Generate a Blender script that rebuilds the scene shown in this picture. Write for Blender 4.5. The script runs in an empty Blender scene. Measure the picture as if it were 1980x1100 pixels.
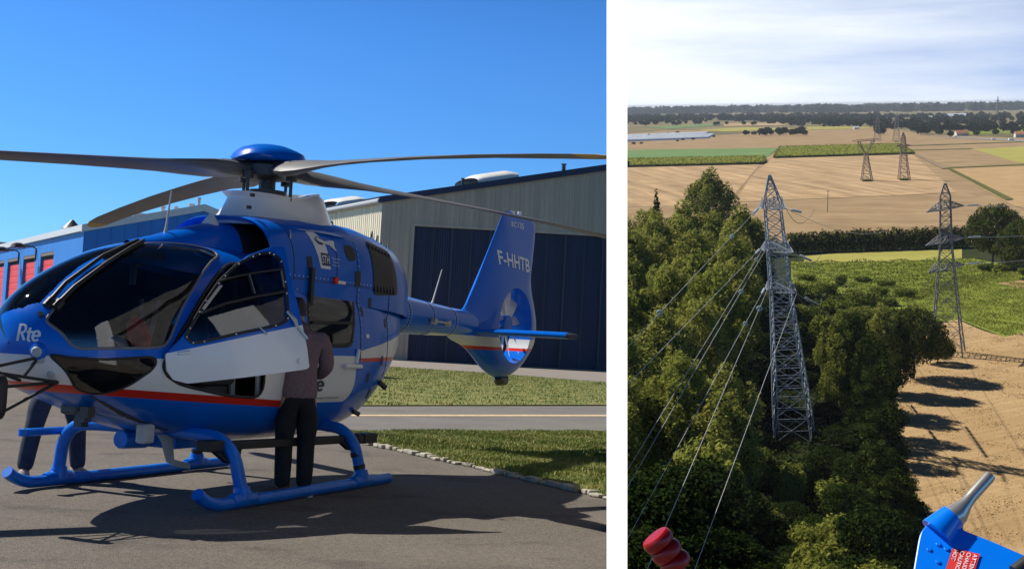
import bpy, bmesh, math, random
import numpy as np
from mathutils import Matrix, Vector
from mathutils.bvhtree import BVHTree
PI = math.pi
R = math.radians
random.seed(7)
rng = np.random.default_rng(7)
C = bpy.context.scene.collection
scene = bpy.context.scene

# ---------------------------------------------------------------- camera
F, CX, CY = 2310.0, 990.0, 550.0            # focal length and centre in pixels of a 1980 px wide frame
PITCH, ROLL, EYE = -.0541, .0534, 1.4438
cp, sp, cr, sr = math.cos(PITCH), math.sin(PITCH), math.cos(ROLL), math.sin(ROLL)
W2C = np.array([[cr, -sr, 0], [sr, cr, 0], [0, 0, 1.]]) @ np.array([[1, 0, 0], [0, cp, -sp], [0, sp, cp]]) @ np.array([[1, 0, 0], [0, 0, -1], [0, 1, 0.]])
CAM = np.array([0, 0, EYE])
cam = bpy.data.cameras.new('camera')
cam.sensor_width = 36
cam.lens = 36 * F / 1980
cam.clip_start = .1
cam.clip_end = 40000
co = bpy.data.objects.new('camera', cam)
C.objects.link(co)
r_, u_, b_ = W2C[0], -W2C[1], -W2C[2]
co.matrix_world = Matrix(((r_[0], u_[0], b_[0], 0), (r_[1], u_[1], b_[1], 0), (r_[2], u_[2], b_[2], EYE), (0, 0, 0, 1)))
scene.camera = co
scene.render.resolution_x, scene.render.resolution_y = 1024, 568
scene.view_settings.view_transform = 'Standard'
scene.view_settings.look = 'None'
scene.view_settings.gamma = 1
scene.view_settings.exposure = 0.38
scene.render.engine = 'CYCLES'

def ray(px, py):
    return W2C.T @ np.array([(px - CX) / F, (py - CY) / F, 1.0])
def on_ground(px, py, z=0.0):               # a measured spot of the level airfield
    d = ray(px, py)
    return CAM + (z - EYE) / d[2] * d
def edge_point(px, y, z):                   # point at distance y and height z in the upright plane of a picture column
    a, b = ray(px, 0), ray(px, 1) - ray(px, 0)
    t = ((z - EYE) / y * a[1] - a[2]) / (b[2] - (z - EYE) / y * b[1])
    d = a + b * t
    return CAM + d * (y / d[1])

# ---------------------------------------------------------------- sun and sky
SUN_AZ, SUN_EL = R(-70), R(46)              # azimuth from straight ahead (+Y), to the left
sun_dir = Vector((math.sin(SUN_AZ) * math.cos(SUN_EL), math.cos(SUN_AZ) * math.cos(SUN_EL), math.sin(SUN_EL)))
sl = bpy.data.lights.new('sun', 'SUN')
sl.energy = 5.0
sl.angle = R(.5)
sl.color = (1, .95, .87)
so = bpy.data.objects.new('sun', sl)
so.rotation_euler = sun_dir.to_track_quat('Z', 'Y').to_euler()
so.location = (-30, 10, 40)
C.objects.link(so)

world = bpy.data.worlds.new('World')
scene.world = world
world.use_nodes = True
nt = world.node_tree
nt.nodes.clear()
def N(tree, kind, **kw):
    n = tree.nodes.new(kind)
    for k, v in kw.items():
        if k.startswith('i_'):
            n.inputs[int(k[2:])].default_value = v
        else:
            setattr(n, k, v)
    return n
out = N(nt, 'ShaderNodeOutputWorld')
bg = N(nt, 'ShaderNodeBackground')
sky = N(nt, 'ShaderNodeTexSky')
sky.sky_type = 'NISHITA'
sky.sun_disc = False
sky.sun_elevation = SUN_EL
sky.sun_rotation = SUN_AZ                   # checked against a test render: rotates from +Y clockwise seen from above
sky.altitude = 0
sky.air_density = 1.0
sky.dust_density = 0.2
sky.ozone_density = 4.0
bg.inputs['Strength'].default_value = .075
hs = N(nt, 'ShaderNodeHueSaturation')
hs.inputs['Saturation'].default_value = 1.15
hs.inputs['Value'].default_value = 1.12
nt.links.new(sky.outputs[0], hs.inputs['Color'])
# thin cirrus veil over the eastern half of the sky (to the right), streaky
tc = N(nt, 'ShaderNodeTexCoord')
dotn = N(nt, 'ShaderNodeVectorMath', operation='DOT_PRODUCT')
e0, e1 = ray(1193, 0), ray(1193, 1000)
ev = np.cross(e1, e0)
ev /= np.linalg.norm(ev)
if ev @ ray(1900, 300) < 0: ev = -ev
dotn.inputs[1].default_value = tuple(ev)
nt.links.new(tc.outputs['Generated'], dotn.inputs[0])
mr = N(nt, 'ShaderNodeMapRange', interpolation_type='SMOOTHSTEP')
mr.inputs['From Min'].default_value = -.006
mr.inputs['From Max'].default_value = .006
nt.links.new(dotn.outputs['Value'], mr.inputs['Value'])
mp = N(nt, 'ShaderNodeMapping')
mp.inputs['Scale'].default_value = (2.2, 2.2, 22)
mp.inputs['Rotation'].default_value = (0, R(9), 0)
nt.links.new(tc.outputs['Generated'], mp.inputs['Vector'])
nz = N(nt, 'ShaderNodeTexNoise')
nz.inputs['Scale'].default_value = 1.6
nz.inputs['Detail'].default_value = 7
nz.inputs['Roughness'].default_value = .55
nt.links.new(mp.outputs[0], nz.inputs['Vector'])
cl = N(nt, 'ShaderNodeMapRange')
cl.inputs['From Min'].default_value = .34
cl.inputs['From Max'].default_value = .68
cl.inputs['To Min'].default_value = .46
cl.inputs['To Max'].default_value = .85
nt.links.new(nz.outputs[0], cl.inputs['Value'])
# thicker towards the horizon and towards the left
sepx = N(nt, 'ShaderNodeSeparateXYZ')
nt.links.new(tc.outputs['Generated'], sepx.inputs[0])
hz = N(nt, 'ShaderNodeMapRange')
hz.inputs['From Min'].default_value = .33
hz.inputs['From Max'].default_value = .20
hz.inputs['To Min'].default_value = 0
hz.inputs['To Max'].default_value = .35
nt.links.new(sepx.outputs['Z'], hz.inputs['Value'])
lf = N(nt, 'ShaderNodeMapRange')
lf.inputs['From Min'].default_value = .33
lf.inputs['From Max'].default_value = .0
lf.inputs['To Min'].default_value = -.42
lf.inputs['To Max'].default_value = .24
nt.links.new(dotn.outputs['Value'], lf.inputs['Value'])
ad = N(nt, 'ShaderNodeMath', operation='ADD')
nt.links.new(cl.outputs[0], ad.inputs[0]); nt.links.new(hz.outputs[0], ad.inputs[1])
ad2 = N(nt, 'ShaderNodeMath', operation='ADD', use_clamp=True)
nt.links.new(ad.outputs[0], ad2.inputs[0]); nt.links.new(lf.outputs[0], ad2.inputs[1])
# the veil is a bank of cirrus low in the sky: it thins out upwards and further to the right
up_ = N(nt, 'ShaderNodeMapRange', interpolation_type='SMOOTHSTEP')
up_.inputs['From Min'].default_value = .50; up_.inputs['From Max'].default_value = .28
nt.links.new(sepx.outputs['Z'], up_.inputs['Value'])
rt_ = N(nt, 'ShaderNodeMapRange', interpolation_type='SMOOTHSTEP')
rt_.inputs['From Min'].default_value = .50; rt_.inputs['From Max'].default_value = .36
nt.links.new(dotn.outputs['Value'], rt_.inputs['Value'])
dn_ = N(nt, 'ShaderNodeMapRange', interpolation_type='SMOOTHSTEP')
dn_.inputs['From Min'].default_value = -.05; dn_.inputs['From Max'].default_value = .0
nt.links.new(sepx.outputs['Z'], dn_.inputs['Value'])
fy_ = N(nt, 'ShaderNodeMapRange', interpolation_type='SMOOTHSTEP')
fy_.inputs['From Min'].default_value = .3; fy_.inputs['From Max'].default_value = .5
nt.links.new(sepx.outputs['Y'], fy_.inputs['Value'])
lim = None
for q in (up_, rt_, dn_, fy_):
    if lim is None: lim = q.outputs[0]
    else:
        k_ = N(nt, 'ShaderNodeMath', operation='MULTIPLY'); nt.links.new(lim, k_.inputs[0]); nt.links.new(q.outputs[0], k_.inputs[1]); lim = k_.outputs[0]
ml0 = N(nt, 'ShaderNodeMath', operation='MULTIPLY'); nt.links.new(mr.outputs[0], ml0.inputs[0]); nt.links.new(lim, ml0.inputs[1])
ml = N(nt, 'ShaderNodeMath', operation='MULTIPLY')
nt.links.new(ad2.outputs[0], ml.inputs[0]); nt.links.new(ml0.outputs[0], ml.inputs[1])
mx = N(nt, 'ShaderNodeMixRGB')
mx.inputs['Color2'].default_value = (10.2, 10.8, 11.4, 1)
nt.links.new(ml.outputs[0], mx.inputs['Fac'])
gain = N(nt, 'ShaderNodeMixRGB', blend_type='MULTIPLY')       # deeper, clearer blue than the default air
gain.inputs['Fac'].default_value = 1; gain.inputs['Color2'].default_value = (.48, .90, 1.36, 1)
nt.links.new(hs.outputs[0], gain.inputs['Color1'])
zen = N(nt, 'ShaderNodeMapRange', interpolation_type='SMOOTHSTEP')   # the blue deepens upwards
zs_ = N(nt, 'ShaderNodeSeparateXYZ'); nt.links.new(tc.outputs['Generated'], zs_.inputs[0]); nt.links.new(zs_.outputs['Z'], zen.inputs['Value'])
zen.inputs['From Min'].default_value = .23; zen.inputs['From Max'].default_value = .52; zen.inputs['To Min'].default_value = 1.0; zen.inputs['To Max'].default_value = .15
deep = N(nt, 'ShaderNodeMixRGB', blend_type='MULTIPLY'); deep.inputs['Fac'].default_value = 1
nt.links.new(gain.outputs[0], deep.inputs['Color1']); nt.links.new(zen.outputs[0], deep.inputs['Color2'])
nt.links.new(deep.outputs[0], mx.inputs['Color1'])
nt.links.new(mx.outputs[0], bg.inputs['Color'])
nt.links.new(bg.outputs[0], out.inputs[0])

# ---------------------------------------------------------------- helpers
def tag(o, label=None, cat=None, group=None, kind=None):
    if label: o['label'] = label
    if cat: o['category'] = cat
    if group: o['group'] = group
    if kind: o['kind'] = kind
    return o
def empty(name, loc=(0, 0, 0), rotz=0, label=None, cat=None, group=None):
    o = bpy.data.objects.new(name, None)
    C.objects.link(o)
    o.location = loc
    o.rotation_euler = (0, 0, rotz)
    o.empty_display_size = .3
    return tag(o, label, cat, group)
class MB:
    """collects vertices and faces of ONE mesh"""
    def __init__(s): s.v = []; s.f = []; s.m = []
    def add(s, V, Fc, mi=0):
        n = len(s.v)
        s.v += [tuple(map(float, p)) for p in V]
        s.f += [tuple(i + n for i in f) for f in Fc]
        s.m += [mi] * len(Fc)
        return s
    def box(s, lo, hi, mi=0, M=None):
        x0, y0, z0 = lo; x1, y1, z1 = hi
        V = [(x0, y0, z0), (x1, y0, z0), (x1, y1, z0), (x0, y1, z0), (x0, y0, z1), (x1, y0, z1), (x1, y1, z1), (x0, y1, z1)]
        if M is not None: V = [tuple(M @ Vector(p)) for p in V]
        return s.add(V, [(0, 3, 2, 1), (4, 5, 6, 7), (0, 1, 5, 4), (1, 2, 6, 5), (2, 3, 7, 6), (3, 0, 4, 7)], mi)
    def bar(s, a, b, w, d=None, mi=0):          # square bar from a to b
        return s.tube([a, b], w / 2 * 1.25, 4, mi) if d is None else s.tube([a, b], (w + d) / 4 * 1.25, 4, mi)
    def tube(s, pts, r, n=10, mi=0, cap=True):
        pts = [np.array(p, float) for p in pts]
        rs = [r] * len(pts) if np.isscalar(r) else list(r)
        t0 = pts[1] - pts[0]
        ref = np.array([0, 0, 1.]) if abs(t0[2]) < .9 * np.linalg.norm(t0) else np.array([1., 0, 0])
        V, Fc = [], []
        u = None
        for i, p in enumerate(pts):
            t = pts[min(i + 1, len(pts) - 1)] - pts[max(i - 1, 0)]
            t = t / (np.linalg.norm(t) + 1e-12)
            if u is None: u = np.cross(ref, t)
            u = u - t * (u @ t)
            u /= np.linalg.norm(u) + 1e-12
            w = np.cross(t, u)
            for k in range(n):
                a = 2 * PI * (k + .5) / n
                V.append(p + rs[i] * (u * math.cos(a) + w * math.sin(a)))
        for i in range(len(pts) - 1):
            for k in range(n):
                k2 = (k + 1) % n
                Fc.append((i * n + k, i * n + k2, (i + 1) * n + k2, (i + 1) * n + k))
        if cap:
            Fc.append(tuple(range(n))[::-1])
            Fc.append(tuple((len(pts) - 1) * n + k for k in range(n)))
        return s.add(V, Fc, mi)
    def loft(s, rings, mi=0, cap=True, closed=True):
        n = len(rings[0]); V = [p for r in rings for p in r]; Fc = []
        for i in range(len(rings) - 1):
            for k in range(n if closed else n - 1):
                k2 = (k + 1) % n
                Fc.append((i * n + k, i * n + k2, (i + 1) * n + k2, (i + 1) * n + k))
        if cap:
            Fc.append(tuple(range(n))[::-1]); Fc.append(tuple((len(rings) - 1) * n + k for k in range(n)))
        return s.add(V, Fc, mi)
    def prism(s, pts, off, mi=0):               # polygon pts extruded by vector off
        n = len(pts); off = np.array(off, float)
        V = [np.array(p, float) for p in pts] + [np.array(p, float) + off for p in pts]
        Fc = [tuple(range(n))[::-1], tuple(range(n, 2 * n))] + [(k, (k + 1) % n, n + (k + 1) % n, n + k) for k in range(n)]
        return s.add(V, Fc, mi)
    def build(s, name, mats, parent=None, smooth=False, bevel=0, fix=True):
        me = bpy.data.meshes.new(name)
        me.from_pydata(s.v, [], s.f)
        mats = mats if isinstance(mats, (list, tuple)) else [mats]
        for m in mats: me.materials.append(m)
        if len(mats) > 1: me.polygons.foreach_set('material_index', s.m)
        if fix:
            bm = bmesh.new(); bm.from_mesh(me)
            bmesh.ops.recalc_face_normals(bm, faces=bm.faces)
            if bevel:
                es = [e for e in bm.edges if len(e.link_faces) == 2 and e.calc_face_angle(0) > .6]
                bmesh.ops.bevel(bm, geom=es, offset=bevel, segments=2, affect='EDGES', profile=.5, clamp_overlap=True)
            bm.to_mesh(me); bm.free()
        if smooth:
            me.polygons.foreach_set('use_smooth', [True] * len(me.polygons))
            if smooth != 'all':
                me.set_sharp_from_angle(angle=R(38))
        o = bpy.data.objects.new(name, me)
        C.objects.link(o)
        if parent is not None: o.parent = parent
        return o
def build_split(mb, name, *a, **k):
    """every loose piece becomes an object of its own"""
    par = list(range(len(mb.v)))
    def find(i):
        while par[i] != i: par[i] = par[par[i]]; i = par[i]
        return i
    for f in mb.f:
        for q in f[1:]: par[find(q)] = find(f[0])
    groups = {}
    for f in mb.f: groups.setdefault(find(f[0]), []).append(f)
    res = []
    for g_ in groups.values():
        ids = sorted({i for f in g_ for i in f}); mp_ = {i: j for j, i in enumerate(ids)}
        m2 = MB(); m2.add([mb.v[i] for i in ids], [tuple(mp_[i] for i in f) for f in g_]); res.append(m2.build(name, *a, **k))
    return res
def copy_tree(o, parent=None):
    c = o.copy(); C.objects.link(c)
    if parent is not None: c.parent = parent
    for ch in o.children: copy_tree(ch, c)
    return c

# ---------------------------------------------------------------- materials
def mat(name, col, rough=.6, metal=0, coat=0, var=0, scale=8, bump=0, bscale=60, spec=.5, col2=None, detail=6, coord='Object', lo=.35, hi=.65, emit=None, stretch=None):
    m = bpy.data.materials.new(name); m.use_nodes = True
    t = m.node_tree; b = t.nodes['Principled BSDF']
    b.inputs['Base Color'].default_value = (*col, 1)
    b.inputs['Roughness'].default_value = rough
    b.inputs['Metallic'].default_value = metal
    b.inputs['Coat Weight'].default_value = coat
    b.inputs['Coat Roughness'].default_value = .04
    b.inputs['Specular IOR Level'].default_value = spec
    c = N(t, 'ShaderNodeTexCoord')
    src = c.outputs[coord]
    if stretch:
        q = N(t, 'ShaderNodeMapping'); q.inputs['Scale'].default_value = stretch
        t.links.new(src, q.inputs['Vector']); src = q.outputs[0]
    if var or col2:
        nz = N(t, 'ShaderNodeTexNoise'); nz.inputs['Scale'].default_value = scale; nz.inputs['Detail'].default_value = detail
        nz.inputs['Roughness'].default_value = .65
        t.links.new(src, nz.inputs['Vector'])
        rp = N(t, 'ShaderNodeMapRange'); rp.inputs['From Min'].default_value = lo; rp.inputs['From Max'].default_value = hi
        t.links.new(nz.outputs[0], rp.inputs['Value'])
        mxx = N(t, 'ShaderNodeMixRGB')
        if col2: a_, b2 = col, col2
        else: a_, b2 = [k * (1 - var) for k in col], [min(1, k * (1 + var)) for k in col]
        mxx.inputs['Color1'].default_value = (*a_, 1); mxx.inputs['Color2'].default_value = (*b2, 1)
        t.links.new(rp.outputs[0], mxx.inputs['Fac'])
        t.links.new(mxx.outputs[0], b.inputs['Base Color'])
    if bump:
        n2 = N(t, 'ShaderNodeTexNoise'); n2.inputs['Scale'].default_value = bscale; n2.inputs['Detail'].default_value = 8
        t.links.new(src, n2.inputs['Vector'])
        bp = N(t, 'ShaderNodeBump'); bp.inputs['Strength'].default_value = bump; bp.inputs['Distance'].default_value = .02
        t.links.new(n2.outputs[0], bp.inputs['Height']); t.links.new(bp.outputs[0], b.inputs['Normal'])
    if emit:
        b.inputs['Emission Color'].default_value = (*emit[0], 1); b.inputs['Emission Strength'].default_value = emit[1]
    return m
def glass_mat(name, tint, refl=1.0, rough=.02, base=.05):
    m = bpy.data.materials.new(name); m.use_nodes = True
    t = m.node_tree; t.nodes.clear()
    o = N(t, 'ShaderNodeOutputMaterial'); tr = N(t, 'ShaderNodeBsdfTransparent'); gl = N(t, 'ShaderNodeBsdfGlossy')
    tr.inputs[0].default_value = (*tint, 1)
    gl.inputs['Roughness'].default_value = rough
    gl.inputs['Color'].default_value = (refl, refl, refl, 1)
    fr = N(t, 'ShaderNodeFresnel'); fr.inputs['IOR'].default_value = 1.5
    ad_ = N(t, 'ShaderNodeMath', operation='ADD', use_clamp=True); ad_.inputs[1].default_value = base - .04
    t.links.new(fr.outputs[0], ad_.inputs[0])
    mxs = N(t, 'ShaderNodeMixShader')
    t.links.new(ad_.outputs[0], mxs.inputs[0]); t.links.new(tr.outputs[0], mxs.inputs[1]); t.links.new(gl.outputs[0], mxs.inputs[2])
    t.links.new(mxs.outputs[0], o.inputs[0])
    return m
M = {}
BLUE = (.0, .125, .62)
M['blue'] = mat('blue_gloss_paint', BLUE, .3, coat=.2, spec=.15, var=.06, scale=1.2)
M['white'] = mat('white_paint', (.78, .79, .8), .3, coat=.4, var=.03, scale=2)
M['black'] = mat('black_rubber', (.012, .013, .015), .55, var=.2)
M['dark'] = mat('dark_cabin', (.02, .022, .026), .6, var=.2)
M['dgrey'] = mat('dark_grey_metal', (.06, .065, .07), .45, metal=.4, var=.2)
M['steel'] = mat('steel', (.45, .46, .47), .35, metal=.9, var=.1)
M['lgrey'] = mat('light_grey_paint', (.42, .43, .44), .45, var=.08)
M['red'] = mat('red_cloth', (.75, .015, .025), .7, var=.15)
M['blade'] = mat('grey_rotor_blade', (.13, .125, .12), .45, var=.12, scale=3)
M['yellow'] = mat('yellow_tip', (.42, .27, .04), .5, var=.1)
# ================================================================ the airfield (left of the white divider)
M['asphalt'] = mat('asphalt', (.122, .101, .078), .92, col2=(.165, .139, .110), scale=.55, detail=12, bump=.9, bscale=95, lo=.3, hi=.7)
def speckle(m, scale=140, amt=.35):
    """aggregate grains in a ground colour"""
    t = m.node_tree; b = t.nodes['Principled BSDF']
    l = b.inputs['Base Color'].links[0]; src = l.from_socket
    c = N(t, 'ShaderNodeTexCoord'); v = N(t, 'ShaderNodeTexVoronoi'); v.inputs['Scale'].default_value = scale
    t.links.new(c.outputs['Object'], v.inputs['Vector'])
    sx = N(t, 'ShaderNodeSeparateColor'); t.links.new(v.outputs['Color'], sx.inputs[0])
    rp = N(t, 'ShaderNodeMapRange'); rp.inputs['To Min'].default_value = 1 - amt; rp.inputs['To Max'].default_value = 1 + amt
    t.links.new(sx.outputs[0], rp.inputs['Value'])
    mx_ = N(t, 'ShaderNodeMixRGB', blend_type='MULTIPLY'); mx_.inputs['Fac'].default_value = 1
    t.links.new(src, mx_.inputs['Color1']); t.links.new(rp.outputs[0], mx_.inputs['Color2'])
    t.links.new(mx_.outputs[0], b.inputs['Base Color'])
speckle(M['asphalt'], 70, .3)
def blotches(m, scale, lo_, hi_, dark):
    t = m.node_tree; b = t.nodes['Principled BSDF']; src = b.inputs['Base Color'].links[0].from_socket
    c = N(t, 'ShaderNodeTexCoord'); q = N(t, 'ShaderNodeMapping'); q.inputs['Scale'].default_value = (1, 1.7, 1); t.links.new(c.outputs['Object'], q.inputs['Vector'])
    z = N(t, 'ShaderNodeTexNoise'); z.inputs['Scale'].default_value = scale; z.inputs['Detail'].default_value = 9; z.inputs['Roughness'].default_value = .7; t.links.new(q.outputs[0], z.inputs['Vector'])
    rp = N(t, 'ShaderNodeMapRange'); rp.inputs['From Min'].default_value = lo_; rp.inputs['From Max'].default_value = hi_; rp.inputs['To Min'].default_value = 1; rp.inputs['To Max'].default_value = dark; t.links.new(z.outputs[0], rp.inputs['Value'])
    x = N(t, 'ShaderNodeMixRGB', blend_type='MULTIPLY'); x.inputs['Fac'].default_value = 1; t.links.new(src, x.inputs['Color1']); t.links.new(rp.outputs[0], x.inputs['Color2']); t.links.new(x.outputs[0], b.inputs['Base Color'])
blotches(M['asphalt'], .7, .54, .68, .5)      # old oil stains
M['taxi'] = mat('taxiway_asphalt', (.128, .117, .104), .9, col2=(.165, .152, .137), scale=.8, bump=.5, bscale=60)
M['concrete'] = mat('apron_concrete', (.2, .17, .145), .9, col2=(.25, .22, .19), scale=.5, bump=.3)
M['yline'] = mat('yellow_marking', (.60, .44, .24), .8, var=.25, scale=6)
M['grass'] = mat('mown_grass', (.11, .145, .02), .95, col2=(.26, .23, .065), scale=.9, detail=12, bump=1, bscale=30)
M['soil'] = mat('bare_soil', (.12, .09, .06), .95, var=.3, scale=1)
M['stone'] = mat('kerb_stone', (.22, .19, .14), .9, col2=(.46, .42, .34), scale=5, bump=.6, bscale=20)

def sheet(name, pts, z, m, kind='structure'):
    mb = MB(); mb.add([(p[0], p[1], z) for p in pts], [tuple(range(len(pts)))])
    o = mb.build(name, m)
    if o.data.polygons[0].normal.z < 0: o.data.flip_normals()
    return tag(o, kind=kind)
def gp(px, py): return on_ground(px, py)[:2]
edge = [edge_point(1193, y, 0)[:2] for y in (7, 20, 40, 70, 101, 128)]
plat = [(-95, -90), (70, -90), (70, -3), (6, -2.5), (6, 6.6), (.9, 6.9)] + [tuple(e) for e in edge] + [(-95, 128)]
mb = MB()
n = len(plat)
mb.add([(x, y, 0) for x, y in plat] + [(x, y, -34) for x, y in plat], [tuple(range(n))] + [(k, (k + 1) % n, n + (k + 1) % n, n + k) for k in range(n)], 0)
mb.m = [0] + [1] * n
g = mb.build('ground', [M['asphalt'], M['soil']]); tag(g, kind='structure')
# crossing taxiway with its yellow line, grass on both sides, concrete before the hangar
tx = [gp(560, 800), gp(700, 785), gp(1193, 785), gp(1193, 835), gp(670, 835), gp(560, 835)]
sheet('taxiway', tx, .004, M['taxi'])
sheet('taxiway_marking', [gp(600, 802.2), gp(1193, 802.2), gp(1193, 805), gp(600, 804.6)], .009, M['yline'])
G1 = [(668, 836), (674, 846), (690, 854), (730, 864), (780, 874), (860, 892), (960, 914), (1060, 937), (1193, 969), (1193, 836)]
G2 = [(560, 770), (690, 785.5), (1193, 784), (1193, 742), (960, 723), (720, 707.5), (640, 703), (560, 700)]
G3 = [(-220, 712), (-100, 716), (0, 719), (60, 722), (140, 726), (140, 690), (-220, 681)]
for pts in (G1, G2, G3): sheet('grass_verge', [gp(*p) for p in pts], .03, M['grass'])
sheet('hangar_forecourt', [gp(560, 699), gp(720, 707), gp(960, 722.6), gp(1193, 741.6), edge_point(1193, 101, 0)[:2], edge_point(560, 101, 0)[:2]], .012, M['concrete'])
# earth rim under the verges (a low step, so that the turf has thickness)
def inside(p, poly):
    c = False; j = len(poly) - 1
    for i in range(len(poly)):
        if (poly[i][1] > p[1]) != (poly[j][1] > p[1]) and p[0] < (poly[j][0] - poly[i][0]) * (p[1] - poly[i][1]) / (poly[j][1] - poly[i][1]) + poly[i][0]: c = not c
        j = i
    return c
def blades(name, poly_px, n, hgt, m, dens_edge=None):
    poly = [tuple(gp(*p)) for p in poly_px]
    xs = [p[0] for p in poly]; ys = [p[1] for p in poly]
    mb = MB(); k = 0
    while k < n:
        x, y = random.uniform(min(xs), max(xs)), random.uniform(min(ys), max(ys))
        if not inside((x, y), poly): continue
        k += 1
        clump = .55 + .75 * abs(math.sin(x * 2.1 + math.sin(y * 1.7) * 2) * math.cos(y * 1.3 + x * .6))
        h = hgt * random.uniform(.5, 1.2) * clump
        a = random.uniform(0, 2 * PI); w = h * .24; lx, ly = random.gauss(0, .45) * h, random.gauss(0, .45) * h
        ca_, sa_ = math.cos(a) * w, math.sin(a) * w
        mb.add([(x - ca_, y - sa_, .025), (x + ca_, y + sa_, .025), (x + lx, y + ly, .03 + h)], [(0, 1, 2)], random.choice((0, 0, 1)))
    return tag(mb.build(name, [M['blade_g'], M['blade_y']], fix=False), kind='stuff')
M['blade_g'] = mat('grass_blade_green', (.13, .19, .025), .8, var=.25, scale=2)
M['blade_y'] = mat('grass_blade_straw', (.33, .28, .085), .8, var=.2, scale=2)
tag(blades('grass', G1, 60000, .04, M['blade_g']), label='short green and straw grass on the wedge verge by the kerb', cat='grass')
tag(blades('grass', G2, 50000, .055, M['blade_g']), label='mown grass strip between the taxiway and the hangar forecourt', cat='grass')
tag(blades('grass', G3, 9000, .07, M['blade_g']), label='patch of grass beside the blue building behind the helicopter nose', cat='grass')
# broken pale edging stones along the kerb
mb = MB()
kp = [np.array([*gp(*p), 0.]) for p in G1[2:9]]
for i in range(len(kp) - 1):
    a, b = kp[i], kp[i + 1]; L = np.linalg.norm(b - a); d = (b - a) / L; nn = np.array([d[1], -d[0], 0])
    s = 0
    while s < L:
        l = random.uniform(.05, .2); w = random.uniform(.03, .07); h = random.uniform(.03, .06)
        c0 = a + d * (s + l / 2) + nn * random.uniform(-.03, .03)
        ang = math.atan2(d[1], d[0]) + random.uniform(-.15, .15)
        Mx = Matrix.Translation(c0) @ Matrix.Rotation(ang, 4, 'Z')
        lo_, hi_ = (-l / 2, -w, 0), (l / 2, w, h)
        mb.box(lo_, hi_, 0, Mx)
        s += l + random.uniform(.0, .07)
tag(mb.build('kerb_edging', M['stone'], bevel=.015), kind='structure')
# oil stains: thin worn patches lying on the apron
M['stain'] = mat('oil_stain', (.13, .12, .105), .85, var=.2, scale=9)
def stain(px, py, rx, ry):
    c = gp(px, py)
    pts = []
    for k in range(28):
        a = 2 * PI * k / 28; q = 1 + .25 * math.sin(3 * a + px) + .15 * math.sin(7 * a)
        pts.append((c[0] + rx * q * math.cos(a), c[1] + ry * q * math.sin(a)))
    sheet('oil_stain', pts, .004, M['stain'])


# ---------------------------------------------------------------- added divider making the white gap between airfield and valley; no wall stands there
M['wallwhite'] = mat('white_render', (.9, .9, .9), .85, var=.015, scale=2, bump=.08, bscale=40)
M['walldark'] = mat('grey_divider_panel', (.16, .155, .15), .95, var=.3, scale=3)  # grey keeps sunlight bounced off the added divider low
def wallsec(px, y, zb, zt): return [edge_point(px, y, zb), edge_point(px, y, zt)]
def slab(secs):
    mb = MB(); mb.add([p for s_ in secs for p in s_], [(0, 1, 3, 2), (2, 3, 5, 4), (4, 5, 7, 6), (6, 7, 1, 0), (1, 3, 5, 7), (0, 2, 4, 6)]); return mb
wl = empty('view_divider', edge_point(1193, 7.3, -1.3), 0, 'tall added divider with a plain white end pier for the gap between airfield and valley', 'wall')
off_ = np.array(wl.location)
def shifted(mb): mb.v = [tuple(np.array(p) - off_) for p in mb.v]; return mb
shifted(slab([wallsec(1213, 7.0, -1.4, 4.2), wallsec(1173, 7.7, -1.4, 4.4), wallsec(1173.4, 7.9, -1.4, 4.45), wallsec(1212.6, 7.9, -1.4, 4.45)])).build('white_divider_end', M['wallwhite'], wl)
shifted(slab([wallsec(1211.5, 7.91, -1.4, 4.4), wallsec(1174.5, 7.91, -1.4, 4.4), wallsec(1174.5, 26, -3.2, 10.6), wallsec(1211.5, 26, -3.2, 10.6)])).build('divider_panel', M['walldark'], wl)

# ---------------------------------------------------------------- hangar
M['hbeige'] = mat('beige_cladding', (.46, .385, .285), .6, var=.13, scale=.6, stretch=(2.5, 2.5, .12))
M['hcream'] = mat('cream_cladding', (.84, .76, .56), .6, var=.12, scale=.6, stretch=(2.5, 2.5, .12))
M['navy'] = mat('navy_cladding', (.008, .016, .055), .5, var=.4, scale=.7, stretch=(2, 2, .15))
M['navyl'] = mat('navy_stile', (.028, .038, .075), .45, var=.2)
M['navytrim'] = mat('navy_trim', (.008, .018, .06), .5, var=.1)
M['roofw'] = mat('pale_roof_dome', (.6, .6, .58), .5, var=.1)
D = 101.0
hang = empty('hangar', edge_point(721, D, 0), 0, 'large beige corrugated hangar with navy sliding doors and navy roof edge', 'hangar')
P0 = edge_point(721, D, 0)
def hz(px, py, y): d = ray(px, py); return EYE + d[2] / d[1] * y, d[0] / d[1] * y
hE, _ = hz(726, 390, D)
P1 = edge_point(1192, 101.6, 0); hR, _ = hz(1178, 322, 101.6)
fd = P1 - P0; FL = np.linalg.norm(fd); fd = fd / FL
fn = np.array([fd[1], -fd[0], 0])            # towards the camera
sd = np.array([math.sin(R(-31)), math.cos(R(-31)), 0])
sn = np.array([-sd[1], sd[0], 0])            # outward (left) normal of the side wall
def rel(p): return np.array(p) - P0
def corr(mb, a, d, nrm, length, zlo, zhi, pitch=.42, depth=.05, mi=0):
    """trapezoid-ribbed sheet from a along d; zlo, zhi give heights at distance s"""
    s = 0; rows = []
    while s < length:
        for q, o in ((0, 0), (.62, 0), (.7, 1), (.92, 1)):
            ss = s + q * pitch
            if ss <= length: rows.append((ss, o * depth))
        s += pitch
    rows.append((length, 0))
    V = []
    for ss, o in rows:
        p = a + d * ss + nrm * o
        V += [(p[0], p[1], zlo(ss)), (p[0], p[1], zhi(ss))]
    mb.add(V, [(2 * i, 2 * i + 2, 2 * i + 3, 2 * i + 1) for i in range(len(rows) - 1)], mi)
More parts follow.
